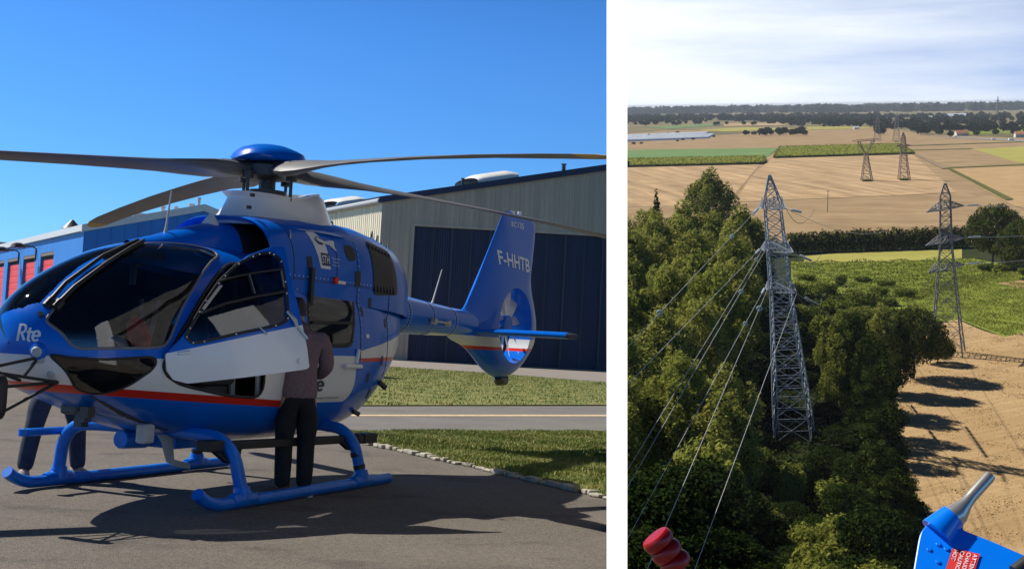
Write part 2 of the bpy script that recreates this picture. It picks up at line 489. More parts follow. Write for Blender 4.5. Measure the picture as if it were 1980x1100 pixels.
ztop = lambda s: hE + (hR - hE) * s / FL
sdoor = ((edge_point(787, D, 0) - P0) @ fd)
dt0, _ = hz(789, 436, D); dt1, _ = hz(1173, 463, 101.6)
zdt = lambda s: dt0
z0 = np.zeros(3)
mb = MB()
corr(mb, z0, fd, fn, sdoor, lambda s: 0, ztop)
corr(mb, fd * sdoor, fd, fn, FL - sdoor, lambda s: dt0, lambda s: ztop(s + sdoor))
mb.box((0, 0, 0), (.01, .01, .01))
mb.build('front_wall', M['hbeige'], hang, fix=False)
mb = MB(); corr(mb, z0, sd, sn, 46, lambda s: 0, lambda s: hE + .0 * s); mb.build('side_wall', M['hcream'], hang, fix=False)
# door leaves, each a ribbed panel, standing 0.35 m back in the opening
nleaf = 11; lw = (FL - sdoor) / nleaf
for k in range(nleaf):
    mb = MB(); off = -.35 - .12 * (k % 2)
    a = fd * (sdoor + k * lw) + fn * off
    corr(mb, a, fd, fn, lw, lambda s: .08, lambda s: dt0 + .1, .2, .03)
    mb.build('sliding_door', M['navy'], hang, fix=False)
    mb = MB(); mb.tube([a + fn * .05 + [0, 0, .05], a + fn * .05 + [0, 0, dt0]], .11, 4); mb.build('door_stile', M['navyl'], hang, fix=False)
mb = MB()
def fbox(mb, s0, s1, o0, o1, za, zb):       # box in the front wall's frame
    Vv = [fd * s + fn * o + np.array([0, 0, z]) for z in (za, zb) for s, o in ((s0, o0), (s1, o0), (s1, o1), (s0, o1))]
    mb.add(Vv, [(0, 3, 2, 1), (4, 5, 6, 7), (0, 1, 5, 4), (1, 2, 6, 5), (2, 3, 7, 6), (3, 0, 4, 7)])
fbox(mb, sdoor - .25, sdoor - .003, -.3, .09, 0, dt0 + .2); fbox(mb, sdoor, FL, -.3, .09, dt0 - .003, dt0 + .22)
mb.build('door_frame', M['hbeige'], hang)
# roof: sloping slab with navy verge
mb = MB()
q0, q1 = -sd * .5 - fd * .5 + fn * 0, fd * (FL)
def rp(s, t, dz): p = fd * s + sd * t; return (p[0], p[1], ztop(s) + dz)
mb.add([rp(-.4, -.4, -.02), rp(FL, -.4, -.02), rp(FL, 46, -.02), rp(-.4, 46, -.02), rp(-.4, -.4, .5), rp(FL, -.4, .5), rp(FL, 46, .5), rp(-.4, 46, .5)], [(0, 3, 2, 1), (4, 5, 6, 7), (0, 1, 5, 4), (1, 2, 6, 5), (2, 3, 7, 6), (3, 0, 4, 7)])
mb.build('roof', M['navytrim'], hang)
mb = MB(); p = sd * 0 - sn * 0
mb.tube([rp(-.35, -.3, .12) , rp(-.35, 45, .12)], .22, 8); mb.build('gutter', M['lgrey'], hang, smooth=True)
# roof dome light, chimneys
def dome(s0, s1, t0, t1, h):
    mb = MB(); rings = []
    for i in range(9):
        a = PI * i / 8; rings.append([rp(s0 + (s1 - s0) * j / 6, (t0 + t1) / 2 - (t1 - t0) / 2 * math.cos(a), .5 + h * (.35 + .65 * math.sin(a)) * (1 if 0 < j < 6 else .7)) for j in range(7)])
    rings = [[rp(s0 + (s1 - s0) * j / 6, t0, .45) for j in range(7)]] + rings + [[rp(s0 + (s1 - s0) * j / 6, t1, .45) for j in range(7)]]
    mb.loft(rings, cap=False, closed=False); r = mb.build('skylight', M['roofw'], hang, smooth=True)
dome(8.4, 11.9, .8, 5, .8); dome(-.3, 2.2, 9, 16, .7)
for s, r in ((7.0, .12), (15.6, .17)):
    mb = MB(); c_ = np.array(rp(s, .6, .4)); mb.tube([c_, c_ + [0, 0, .5]], r, 10); mb.tube([c_ + [0, 0, .58], c_ + [0, 0, .68]], r * 1.4, 10); mb.tube([c_ + [0, 0, .48], c_ + [0, 0, .6]], r * .5, 6)
    mb.build('roof_vent', M['dgrey'], hang, smooth=True)

# ---------------------------------------------------------------- blue building with red doors
M['bblue'] = mat('blue_cladding', (.025, .21, .66), .55, var=.09, scale=.8, stretch=(2, 2, .15))
M['rdoor'] = mat('red_roller_door', (.78, .05, .04), .5, var=.08, scale=1)
M['fascia'] = mat('white_fascia', (.66, .68, .7), .5, var=.05)
Db = 45.0
B0 = edge_point(144, Db, 0)
bld = empty('blue_building', B0, 0, 'blue clad building with white fascia and three tall red doors', 'building')
gd = np.array([math.sin(R(57.2)), math.cos(R(57.2)), 0]); wd = np.array([math.sin(R(-32.8)), math.cos(R(-32.8)), 0])
gn = np.array([gd[1], -gd[0], 0]); wn = np.array([-wd[1], wd[0], 0])
def along(px, d):                            # distance along d from B0 where picture column px is met
    a = ray(px, 640); # solve (B0 + d s) x == k y
    k = a[0] / a[1]
    return (k * B0[1] - B0[0]) / (d[0] - k * d[1])
eh, _ = hz(144, 440, Db)
sp_ = along(378, gd); pk = B0 + gd * sp_; ph = EYE + ray(378, 400)[2] / ray(378, 400)[1] * pk[1]
W = sp_ * 2
zr = lambda s: eh + (ph - eh) * (1 - abs(s - sp_) / sp_)
mb = MB()
V = [(0, 0, 0), tuple(gd * W), (*(gd * W)[:2], eh - .1), (*(gd * sp_)[:2], ph - .1), (0, 0, eh - .1)]
mb.add(V, [(0, 1, 2, 3, 4)])
k = 0
while k * .5 < W:                           # cladding seams as narrow upright beads
    p = gd * (k * .5) + gn * .012; mb.tube([p, p + [0, 0, zr(k * .5) - .1]], .012, 4, cap=False); k += 1
mb.build('gable_wall', M['bblue'], bld, fix=False)
WL = 44
mb = MB()
dr = [(along(a, wd), along(b, wd)) for a, b in ((93, 68), (58, 35), (27, 5))]
dr += [(dr[2][0] + (dr[2][0] - dr[1][0]) * k * 1.05, dr[2][1] + (dr[2][1] - dr[1][1]) * k * 1.05) for k in (1, 2)]
dh = EYE + ray(80, 484)[2] / ray(80, 484)[1] * (B0 + wd * dr[0][0])[1]
cuts = [0.0]
for a, b in dr: cuts += [a, b]
cuts.append(WL)
for i in range(0, len(cuts), 2):            # wall piers between the doors
    a, b = wd * cuts[i], wd * cuts[i + 1]
    mb.add([(*a[:2], 0), (*b[:2], 0), (*b[:2], dh), (*a[:2], dh)], [(0, 1, 2, 3)])
a, b = wd * 0, wd * WL
mb.add([(*a[:2], dh), (*b[:2], dh), (*b[:2], eh - .1), (*a[:2], eh - .1)], [(0, 1, 2, 3)])
for a, b in dr:                             # reveals
    for s in (a, b):
        p, q = wd * s, wd * s - wn * .14
        mb.add([(*p[:2], 0), (*q[:2], 0), (*q[:2], dh), (*p[:2], dh)], [(0, 1, 2, 3)])
    p, q = wd * a, wd * b
    mb.add([(*p[:2], dh), (*q[:2], dh), (*(q - wn * .14)[:2], dh), (*(p - wn * .14)[:2], dh)], [(0, 1, 2, 3)])
mb.build('side_wall', M['bblue'], bld, fix=False)
for a, b in dr:
    mb = MB(); z = 0
    while z < dh - .3:                      # slatted roller door
        p, q = wd * a - wn * .12, wd * b - wn * .12
        for zz, o in ((z, 0), (z + .06, .02), (z + .24, .02)): pass
        mb.add([(*p[:2], z), (*q[:2], z), (*(q + wn * .01)[:2], z + .05), (*(p + wn * .01)[:2], z + .05), (*(q + wn * .01)[:2], z + .25), (*(p + wn * .01)[:2], z + .25), (*q[:2], z + .3), (*p[:2], z + .3)], [(0, 1, 2, 3), (3, 2, 4, 5), (5, 4, 6, 7)])
        z += .3
    mb.build('roller_door', M['rdoor'], bld, fix=False)
M['lintel'] = mat('door_box', (.2, .16, .13), .7, var=.1)
mb = MB()
for a, b in dr:
    p, q = wd * a - wn * .01, wd * b - wn * .01
    mb.add([(*p[:2], dh - .14), (*q[:2], dh - .14), (*q[:2], dh - .003), (*p[:2], dh - .003), (*(p - wn * .11)[:2], dh - .14), (*(q - wn * .11)[:2], dh - .14)], [(0, 1, 2, 3), (0, 1, 5, 4)])
mb.build('shutter_box', M['lintel'], bld, fix=False)
# fascia + roof
mb = MB()
def seg(a, b, nrm, za0, za1, zb0, zb1, t=.12):
    P = [np.array([*(a[:2]), za0]), np.array([*(b[:2]), zb0]), np.array([*(b[:2]), zb1]), np.array([*(a[:2]), za1])]
    mb.prism([p + nrm * .001 for p in P], nrm * t)
seg(z0 - wd * .0, wd * WL, wn, eh - .12, eh + .12, eh - .12, eh + .12)
seg(z0 - gd * .12, gd * sp_, gn, eh - .16, eh + .12, ph - .16, ph + .12)
seg(gd * sp_, gd * W, gn, ph - .16, ph + .12, eh - .16, eh + .12)
mb.build('fascia', M['fascia'], bld)
mb = MB()
for s0_, s1_ in ((0, sp_), (sp_, W)):
    a, b = gd * s0_, gd * s1_
    za, zb_ = zr(s0_), zr(s1_)
    mb.add([(*a[:2], za), (*b[:2], zb_), (*(b + wd * WL)[:2], zb_), (*(a + wd * WL)[:2], za)], [(0, 1, 2, 3)])
mb.build('roof', M['fascia'], bld, fix=False)
for px, h, r in ((305, .3, .08), (374, .4, .06), (330, .2, .07), (360, .2, .1), (262, .15, .25), (240, .12, .25)):
    s = along(px, gd); p = gd * s + wd * .4 + np.array([0, 0, zr(s) - .05])
    mb = MB(); mb.tube([p, p + [0, 0, h]], r, 8); mb.tube([p + [0, 0, h], p + [0, 0, h + .08]], r * 1.35, 8); mb.build('roof_vent', M['lgrey'], bld, smooth=True)
s = along(68, wd); p = wd * s - wn * 1.2 + np.array([0, 0, eh]); mb = MB(); mb.tube([p, p + [0, 0, .55]], .3, 10); mb.tube([p + [0, 0, .5], p + [0, 0, .9]], [.45, .05], 10); mb.build('roof_vent', M['dgrey'], bld, smooth=True)
for px, py in ((47, 480), (14, 487)):        # gooseneck floodlights
    s = along(px + 12, wd); p = wd * s + wn * .02; z = EYE + ray(px, py)[2] / ray(px, py)[1] * (B0 + p)[1]
    mb = MB(); q = p + np.array([0, 0, z - .5])
    mb.tube([q, q + [0, 0, .5], q + wn * .12 + [0, 0, .58], q + wn * .5 + [0, 0, .6]], .035, 8)
    c_ = q + wn * .75 + np.array([0, 0, .6]); mb.tube([c_ + [0, 0, .1], c_ + [0, 0, .04], c_ - [0, 0, .1]], [.12, .26, .32], 12)
    mb.build('floodlight', M['dgrey'], bld, smooth=True)
# grey shed far behind, its roof shows past the fascia
sh0 = edge_point(-120, 80, 0); s1 = edge_point(60, 84, 0); zt, _ = hz(0, 452, 80)
mb = MB(); V = []
sh = empty('grey_shed', sh0, 0, 'low grey roofed shed showing behind the blue building', 'shed')
a = np.zeros(3); b = s1 - sh0; dpt = np.array([-2, 14, 0])
mb.add([a, b, b + [0, 0, zt - 1.2], a + [0, 0, zt - 1.2], a + dpt, b + dpt, b + dpt + [0, 0, zt - 1.2], a + dpt + [0, 0, zt - 1.2]], [(0, 1, 2, 3), (1, 5, 6, 2), (5, 4, 7, 6), (4, 0, 3, 7)])
mb.build('wall', M['lgrey'], sh, fix=False)
mb = MB(); corr_pts = []
mb.add([a + [-.3, -.3, zt - 1.3], b + [.3, -.3, zt - 1.3], b + dpt * .5 + [.3, 0, zt], a + dpt * .5 + [-.3, 0, zt], a + dpt + [-.3, .3, zt - 1.3], b + dpt + [.3, .3, zt - 1.3]], [(0, 1, 2, 3), (3, 2, 5, 4)])
mb.build('roof', M['dgrey'], sh, fix=False)
# ================================================================ the helicopter
# local frame: +x runs aft from the nose, +y to starboard (p = port = -y), z up, origin on the apron below the nose
YAW, TX, TY = 1.1652, -3.7314, 8.9431
heli = empty('helicopter', (TX, TY, 0), YAW, 'blue and white helicopter parked on its skids with its front door open', 'helicopter')
HM = Matrix.Translation((TX, TY, 0)) @ Matrix.Rotation(YAW, 4, 'Z')
def hw(a, p, z): return HM @ Vector((a, -p, z))
ST = np.array([
(-0.004,1.302,1.288,.006,1.295,2.0,2.0),(0.002,1.36,1.235,.06,1.29,2.0,2.0),(0.022,1.47,1.14,.165,1.28,2.0,2.0),(0.08,1.58,1.06,.30,1.26,2.0,2.0),(0.20,1.71,0.965,.44,1.23,2.0,2.05),
(0.40,1.85,0.885,.56,1.21,2.0,2.1),(0.70,2.00,0.79,.67,1.19,2.05,2.2),(1.00,2.11,0.70,.735,1.18,2.15,2.4),(1.35,2.19,0.60,.775,1.18,2.3,2.6),
(1.80,2.225,0.52,.78,1.18,2.5,2.8),(2.6,2.23,0.46,.78,1.18,2.7,2.8),(3.6,2.23,0.46,.78,1.20,2.7,2.7),(4.2,2.22,0.53,.735,1.25,2.6,2.4),
(4.7,2.20,0.74,.64,1.36,2.5,2.2),(5.1,2.17,1.02,.52,1.52,2.3,2.1),(5.4,2.12,1.34,.37,1.68,2.1,2.0),(5.6,2.08,1.56,.25,1.80,2.0,2.0)])
def interp(T, x):
    X = T[:, 0]; x = min(max(x, X[0]), X[-1]); i = int(np.clip(np.searchsorted(X, x) - 1, 0, len(X) - 2))
    h = X[i + 1] - X[i]; t = (x - X[i]) / h
    def slope(j):
        if j == 0: return (T[1, 1:] - T[0, 1:]) / (X[1] - X[0])
        if j == len(X) - 1: return (T[-1, 1:] - T[-2, 1:]) / (X[-1] - X[-2])
        d0 = (T[j, 1:] - T[j - 1, 1:]) / (X[j] - X[j - 1]); d1 = (T[j + 1, 1:] - T[j, 1:]) / (X[j + 1] - X[j])
        return np.where(d0 * d1 > 0, 2 * d0 * d1 / (d0 + d1 + 1e-12), 0.)
    return (2*t**3-3*t*t+1)*T[i,1:]+(t**3-2*t*t+t)*h*slope(i)+(-2*t**3+3*t*t)*T[i+1,1:]+(t**3-t*t)*h*slope(i+1)
def hull(x, v, side=1):
    zt, zb, w, zm, n1, n2 = interp(ST, x); a = (v - .5) * PI; ca_, sa_ = max(math.cos(a), 0), math.sin(a)
    if sa_ >= 0: y, z = w * ca_ ** (2 / n1), zm + (zt - zm) * sa_ ** (2 / n1)
    else: y, z = w * ca_ ** (2 / n2), zm - (zm - zb) * (-sa_) ** (2 / n2)
    return np.array([x, -side * y, z])
def smooth_poly(P, k=8):
    P = [np.array(p) for p in P]; n = len(P); o = []
    for i in range(n):
        p0, p1, p2, p3 = P[i - 1], P[i], P[(i + 1) % n], P[(i + 2) % n]
        for j in range(k):
            t = j / k
            o.append(.5 * ((2 * p1) + (p2 - p0) * t + (2 * p0 - 5 * p1 + 4 * p2 - p3) * t * t + (3 * p1 - p0 - 3 * p2 + p3) * t ** 3))
    return o
def fillet(P, r=.3, k=5):                     # polygon with rounded corners (r = share of the shorter leg)
    P = [np.array(p, float) for p in P]; o = []
    for i in range(len(P)):
        a, b, c = P[i - 1], P[i], P[(i + 1) % len(P)]
        q0, q1 = b + (a - b) * r, b + (c - b) * r
        for j in range(k + 1):
            t = j / k; o.append((1-t)**2*q0+2*t*(1-t)*b+t*t*q1)
    return o
WIND = smooth_poly([(.10,.70),(.14,.62),(.21,.54),(.36,.537),(.51,.541),(.83,.543),(.93,.556),(1.02,.60),(1.12,.645),(1.28,.695),(1.46,.745),(1.68,.80),(1.88,.85),(1.86,.905),(1.6,.945),(1.22,.953),(.67,.89),(.37,.835),(.2,.79),(.12,.745)])
WINDS = smooth_poly([(.06,.80),(.08,.70),(.10,.62),(.19,.54),(.36,.537),(.51,.541),(.83,.543),(.93,.556),(1.02,.60),(1.12,.645),(1.28,.695),(1.46,.745),(1.68,.80),(1.88,.85),(1.86,.92),(1.6,.965),(1.30,1.0)]) + [(1.25, 1.06), (.06, 1.06), (.055, .9)]
WINDC = [(.06, 1.06), (.065, .95), (.13, .865), (.31, .905), (.55, .94), (.73, .952), (1.0, .967), (1.25, 1.0), (1.25, 1.06)]
CHIN = smooth_poly([(.1,.44),(.2,.475),(.39,.495),(.6,.51),(.81,.512),(.79,.47),(.72,.42),(.63,.33),(.53,.24),(.44,.215),(.33,.235),(.2,.34)])
DOOR = fillet([(.88,.50),(1.04,.57),(1.32,.66),(1.62,.735),(1.92,.80),(2.16,.81),(2.18,.6),(2.2,.407),(1.61,.412),(1.1,.42),(.94,.452)], .3)
CWIN = fillet([(2.99,.73),(3.83,.722),(3.74,.62),(3.66,.534),(2.86,.533),(2.90,.63)], .16)
SWIN = fillet([(2.45,.785),(2.72,.78),(2.64,.65),(2.42,.65)], .2)
def inpoly(px_, py_, poly):
    poly = np.array(poly); c = np.zeros(px_.shape, bool); j = len(poly) - 1
    for i in range(len(poly)):
        x0, y0 = poly[i]; x1, y1 = poly[j]
        cond = (y0 > py_) != (y1 > py_)
        with np.errstate(divide='ignore', invalid='ignore'):
            xx = (x1 - x0) * (py_ - y0) / (y1 - y0 + 1e-15) + x0
        c ^= cond & (px_ < xx); j = i
    return c
xs = np.concatenate([np.linspace(-.004, .022, 9)[:-1], np.linspace(.022, 2.3, 165)[:-1], np.linspace(2.3, 4, 95)[:-1], np.linspace(4, 5.6, 60)])
vs = np.linspace(0, 1, 150)
def shell(side):
    XX, VV = np.meshgrid(xs, vs, indexing='ij')
    P_ = np.stack([XX, VV], -1).reshape(-1, 2).copy()
    regs = [WIND if side == 1 else WINDS, CHIN, CWIN] + ([DOOR, WINDC] if side == 1 else [])
    dx = np.interp(P_[:, 0], (xs[1:] + xs[:-1]) / 2, xs[1:] - xs[:-1]); dv = vs[1]
    moved = np.zeros(len(P_), bool)
    for poly in regs:                          # snap the nearest grid points onto each outline so that the openings have clean edges
        q = np.array(poly); q = np.concatenate([q, q[:1]])
        best = np.full(len(P_), 9.); bp = P_.copy()
        for a, b in zip(q[:-1], q[1:]):
            sc = np.stack([1 / dx, np.full(len(P_), 1 / dv)], -1)
            A_, B_ = (a - P_) * sc, (b - P_) * sc; d = B_ - A_
            t = np.clip(-(A_ * d).sum(1) / ((d * d).sum(1) + 1e-12), 0, 1)
            c = A_ + d * t[:, None]; L = np.sqrt((c * c).sum(1))
            u = L < best; best[u] = L[u]; bp[u] = (P_ + c / sc)[u]
        u = (best < .5) & ~moved & (P_[:, 1] > 0.001) & (P_[:, 1] < .999)
        P_[u] = bp[u]; moved |= u
    V = [hull(a, b, side) for a, b in P_]
    nx, nv = len(xs), len(vs); I = np.arange(nx * nv).reshape(nx, nv)
    quads = np.stack([I[:-1, :-1], I[1:, :-1], I[1:, 1:], I[:-1, 1:]], -1).reshape(-1, 4)
    if side == -1: quads = quads[:, ::-1]
    cx_ = P_[quads].mean(1); lab = np.zeros(len(quads), int)
    for k, poly in enumerate(regs): lab[inpoly(cx_[:, 0], cx_[:, 1], poly)] = k + 1
    return V, quads, lab

# paint scheme: blue above, white belt, thin red line, blue belly (true paint edges, worked out from the body's own coordinates)
def paint_mat():
    m = mat('fuselage_paint', BLUE, .25, coat=1.0, spec=.2)
    t = m.node_tree; b = t.nodes['Principled BSDF']
    tc_ = N(t, 'ShaderNodeTexCoord'); sx = N(t, 'ShaderNodeSeparateXYZ'); t.links.new(tc_.outputs['Object'], sx.inputs[0])
    X, Z = sx.outputs['X'], sx.outputs['Z']
    def op(o, a, b_=None):
        n = N(t, 'ShaderNodeMath', operation=o)
        for i, q in enumerate((a, b_)):
            if q is None: continue
            if isinstance(q, (int, float)): n.inputs[i].default_value = q
            else: t.links.new(q, n.inputs[i])
        return n.outputs[0]
    lin = lambda k, c: op('ADD', op('MULTIPLY', X, k), c)
    lt = lambda a, b_: op('LESS_THAN', a, b_)
    gt = lambda a, b_: op('GREATER_THAN', a, b_)
    AND = lambda *q: q[0] if len(q) == 1 else op('MULTIPLY', q[0], AND(*q[1:]))
    OR = lambda a, b_: op('MAXIMUM', a, b_)
    st = lin(-.058, 1.013)                     # top of the red line
    fwd = AND(lt(X, 2.75), lt(Z, lin(.012, 1.212)), gt(Z, st))
    # white panel behind the door with a rounded lower rear corner
    cx_, cz_, rr = 3.56, 1.05, .22
    corner = AND(gt(X, cx_), lt(Z, cz_), gt(op('ADD', op('POWER', op('SUBTRACT', X, cx_), 2), op('POWER', op('SUBTRACT', Z, cz_), 2)), rr * rr))
    pan = AND(gt(X, 2.7499), lt(X, 3.78), lt(Z, 1.29), gt(Z, .835), op('SUBTRACT', 1.0, corner))
    aft = AND(gt(X, 3.86), lt(Z, lin(.15, .765)), gt(Z, lin(.02, 1.195)))
    white = OR(OR(fwd, pan), aft)
    red = OR(AND(lt(X, 2.75), lt(Z, op('ADD', st, 0.0)), gt(Z, op('SUBTRACT', st, .062))), AND(gt(X, 3.86), lt(Z, lin(.02, 1.195)), gt(Z, lin(.02, 1.155))))
    m1 = N(t, 'ShaderNodeMixRGB'); m1.inputs[1].default_value = (*BLUE, 1); m1.inputs[2].default_value = (.74, .75, .75, 1); t.links.new(white, m1.inputs[0])
    m2 = N(t, 'ShaderNodeMixRGB'); m2.inputs[2].default_value = (.55, .025, .012, 1); t.links.new(m1.outputs[0], m2.inputs[1]); t.links.new(red, m2.inputs[0])
    ge = N(t, 'ShaderNodeNewGeometry')
    m3 = N(t, 'ShaderNodeMixRGB'); m3.inputs[2].default_value = (.02, .021, .024, 1); t.links.new(m2.outputs[0], m3.inputs[1]); t.links.new(ge.outputs['Backfacing'], m3.inputs[0])   # dark cabin lining
    nz_ = N(t, 'ShaderNodeTexNoise'); nz_.inputs['Scale'].default_value = 3; nz_.inputs['Detail'].default_value = 8; t.links.new(tc_.outputs['Object'], nz_.inputs['Vector'])
    mrp = N(t, 'ShaderNodeMapRange'); mrp.inputs['To Min'].default_value = .16; mrp.inputs['To Max'].default_value = .32; t.links.new(nz_.outputs[0], mrp.inputs['Value'])
    t.links.new(mrp.outputs[0], b.inputs['Roughness'])
    t.links.new(m3.outputs[0], b.inputs['Base Color'])
    inv = op('MULTIPLY', op('SUBTRACT', 1.0, ge.outputs['Backfacing']), .2); t.links.new(inv, b.inputs['Coat Weight'])
    return m
M['paint'] = paint_mat()
M['wglass'] = glass_mat('windscreen_glass', (.58, .61, .64), .85, base=.10)
M['dglass'] = glass_mat('tinted_glass', (.22, .24, .27), .9, base=.08)
def sub_mesh(V, quads, sel, name, m, parent, smooth='all'):
    q = quads[sel]; used, inv = np.unique(q, return_inverse=True)
    mb = MB(); mb.add([V[i] for i in used], [tuple(r) for r in inv.reshape(-1, 4)])
    return mb.build(name, m, parent, smooth=smooth, fix=False)
fus_V, fus_F, n0 = [], [], 0
for side in (1, -1):
    V, quads, lab = shell(side)
    fus_F += [tuple(r + n0) for r in quads[lab == 0]]; fus_V += V; n0 = len(fus_V)
    sub_mesh(V, quads, lab == 1, 'windscreen', M['wglass'], heli)
    if side == 1: sub_mesh(V, quads, lab == 5, 'windscreen', M['wglass'], heli)
    sub_mesh(V, quads, lab == 2, 'chin_window', M['dglass'], heli)
    sub_mesh(V, quads, lab == 3, 'cabin_window', M['dglass'], heli)
me = bpy.data.meshes.new('fuselage'); me.from_pydata([tuple(p) for p in fus_V], [], fus_F); me.materials.append(M['paint'])
bm = bmesh.new(); bm.from_mesh(me); bmesh.ops.remove_doubles(bm, verts=bm.verts, dist=.0006)
bmesh.ops.delete(bm, geom=[v for v in bm.verts if not v.link_faces], context='VERTS'); bm.to_mesh(me); bm.free()
me.polygons.foreach_set('use_smooth', [True] * len(me.polygons))
fus = bpy.data.objects.new('fuselage', me); C.objects.link(fus); fus.parent = heli
hx = np.concatenate([np.linspace(-.004, .03, 30), np.linspace(.036, .3, 40), np.linspace(.33, 5.6, 80)]); hv = np.linspace(0, 1, 70)
hv_ = [hull(a, b, sd_) for sd_ in (1, -1) for a in hx for b in hv]
hf_ = [(o + i * 70 + j, o + i * 70 + 70 + j, o + i * 70 + 71 + j, o + i * 70 + j + 1) for o in (0, 150 * 70) for i in range(149) for j in range(69)]
BV = BVHTree.FromPolygons([tuple(p) for p in hv_], hf_)
def hn(x, v, side=1):                         # outward normal of the hull
    a, b = hull(x + .004, v, side) - hull(x - .004, v, side), hull(x, min(v + .004, 1), side) - hull(x, max(v - .004, 0), side)
    n_ = np.cross(a, b) * side
    n_ = n_ / (np.linalg.norm(n_) + 1e-12)
    return n_ if n_[1] * -side > -.2 else -n_
def strip(poly, w, off, name, m, side=1, closed=True, parent=heli):
    P_ = [hull(a, b, side) for a, b in poly]; n = len(P_); V, Fc = [], []
    for i in range(n):
        nn = hn(*poly[i], side); t = P_[(i + 1) % n] - P_[i - 1] if closed else P_[min(i + 1, n - 1)] - P_[max(i - 1, 0)]
        t /= np.linalg.norm(t) + 1e-9; b = np.cross(nn, t)
        V += [P_[i] - b * w / 2 + nn * .001, P_[i] - b * w * .4 + nn * off, P_[i] + b * w * .4 + nn * off, P_[i] + b * w / 2 + nn * .001]
    for i in range(n if closed else n - 1):
        k = (i + 1) % n
        for j in range(3): Fc.append((4 * i + j, 4 * k + j, 4 * k + j + 1, 4 * i + j + 1))
    mb = MB(); mb.add(V, Fc); return mb.build(name, m, parent, smooth='all')
M['seal'] = mat('pale_window_seal', (.15, .155, .165), .4, var=.1)
for side in (1, -1):
    strip(WIND if side == 1 else WINDS[16:-20], .022, .005, 'windscreen_seal', M['seal'], side, closed=side == 1)
    strip(CHIN, .02, .005, 'chin_window_seal', M['black'], side)
    strip(CWIN, .045, .006, 'cabin_window_seal', M['black'], side)
strip(DOOR, .024, .006, 'door_seal', M['black'])
strip(SWIN, .03, .005, 'quarter_window_seal', M['black'])
mb = MB(); 
sw_ = [hull(a, b) + hn(a, b) * .004 for a, b in SWIN]; cc_ = hull(2.6, .7) + hn(2.6, .7) * .004
mb.add([cc_] + sw_, [(0, i + 1, (i + 1) % len(sw_) + 1) for i in range(len(sw_))]); mb.build('quarter_window', M['dark'], heli, smooth='all')
# sliding pane bar and catch in the cabin window
def on_hull(pts, off=.006, side=1): return [hull(a, b, side) + hn(a, b, side) * off for a, b in pts]
mb = MB(); mb.tube(on_hull([(2.93, .592), (3.3, .594), (3.71, .596)], .004), .016, 6); mb.tube(on_hull([(3.28, .54), (3.28, .56)], .01), .01, 6); mb.build('window_rail', M['black'], heli)
mb = MB()
for a, b in CWIN[::3]: mb.tube([hull(a, b) + hn(a, b) * .004, hull(a, b) + hn(a, b) * .011], .006, 6)
build_split(mb, 'window_screw', M['steel'], heli)

# ---- cabin fittings seen through the glass
mb = MB()
mb.box((1.3, -.55, .72), (2.95, .55, .75)); mb.build('cabin_floor', M['dark'], heli)
mb = MB(); mb.box((2.95, -.72, .6), (3.0, .72, 2.12)); mb.build('bulkhead', M['dark'], heli)
mb = MB(); mb.loft([[(x, y, z) for y, z in ((-.34 + .06 * k, 1.02), (.34 - .06 * k, 1.02), (.30 - .06 * k, 1.33 - .02 * k), (-.30 + .06 * k, 1.33 - .02 * k))] for k, x in ((1, .62), (0, .72), (0, .84))]); mb.build('instrument_panel', M['dark'], heli, bevel=.02)
mb = MB(); mb.box((.66, -.09, .74), (.82, .09, 1.02)); mb.build('pedestal', M['dgrey'], heli, bevel=.02)
M['seat'] = mat('grey_seat', (.035, .036, .042), .8, var=.2); M['tan'] = mat('tan_trim', (.22, .17, .11), .8, var=.1)
def seat(p):
    mb = MB(); mb.box((1.55, -p - .24, 1.0), (2.02, -p + .24, 1.12)); mb.box((1.98, -p - .23, 1.1), (2.1, -p + .23, 1.75)); mb.box((2.0, -p - .13, 1.78), (2.08, -p + .13, 1.98)); mb.box((1.62, -p - .2, .74), (1.98, -p + .2, 1.0))
    mb.build('seat', M['seat'], heli, bevel=.04)
seat(.36); seat(-.36)
for p, z in ((.36, 1.5), (-.36, 1.5)):
    mb = MB(); mb.tube([(1.97, -p - .1, z + .22), (1.955, -p - .06, z), (1.955, -p, z - .3)], .02, 4); mb.tube([(1.97, -p + .1, z + .22), (1.955, -p + .06, z), (1.955, -p, z - .3)], .02, 4); build_split(mb, 'harness', M['lgrey'], heli)
mb = MB(); mb.loft([[(1.18 + dx, -(.2 + .105 * c * math.cos(a) - .05 * math.sin(a)), 1.40 + .15 * c * math.sin(a)) for a in np.linspace(0, 2 * PI, 21)[:-1]] for c, dx in ((.75, -.035), (1, 0), (1, .03), (.7, .06))]); mb.build('seat_cover', M['red'], heli, smooth=True)
mb = MB(); mb.tube([(1.2, -.2, .74), (1.2, -.2, 1.3)], .02, 8); mb.build('cyclic_stick', M['black'], heli, smooth=True)
mb = MB(); mb.loft([[(1.02 + .1 * c * math.cos(a), -.12 + .1 * c * math.sin(a), 1.2 + z) for a in np.linspace(0, 2 * PI, 17)[:-1]] for c, z in ((.75, .0), (1, .05), (.95, .11), (.6, .17), (.15, .19))]); mb.build('pilot_helmet', M['lgrey'], heli, smooth=True)
mb = MB(); mb.tube([(1.5, -.0, 2.05), (1.3, -.0, 1.98), (1.3, -.0, 1.82)], .03, 8); mb.box((1.1, -.16, 2.04), (1.7, .16, 2.12)); mb.build('overhead_panel', M['dgrey'], heli)
mb = MB(); mb.tube([(2.25, -.68, .8), (2.2, -.66, 1.9)], .025, 8); mb.tube([(2.25, -.4, .8), (2.2, -.38, 2.1)], .03, 8); build_split(mb, 'cabin_post', M['lgrey'], heli, smooth=True)
mb = MB()
for y0, y1, z0_, z1_ in ((-.3, -.03, 1.36, 1.52), (-.25, -.1, 1.56, 1.68)): mb.box((2.935, y0, z0_), (2.948, y1, z1_))
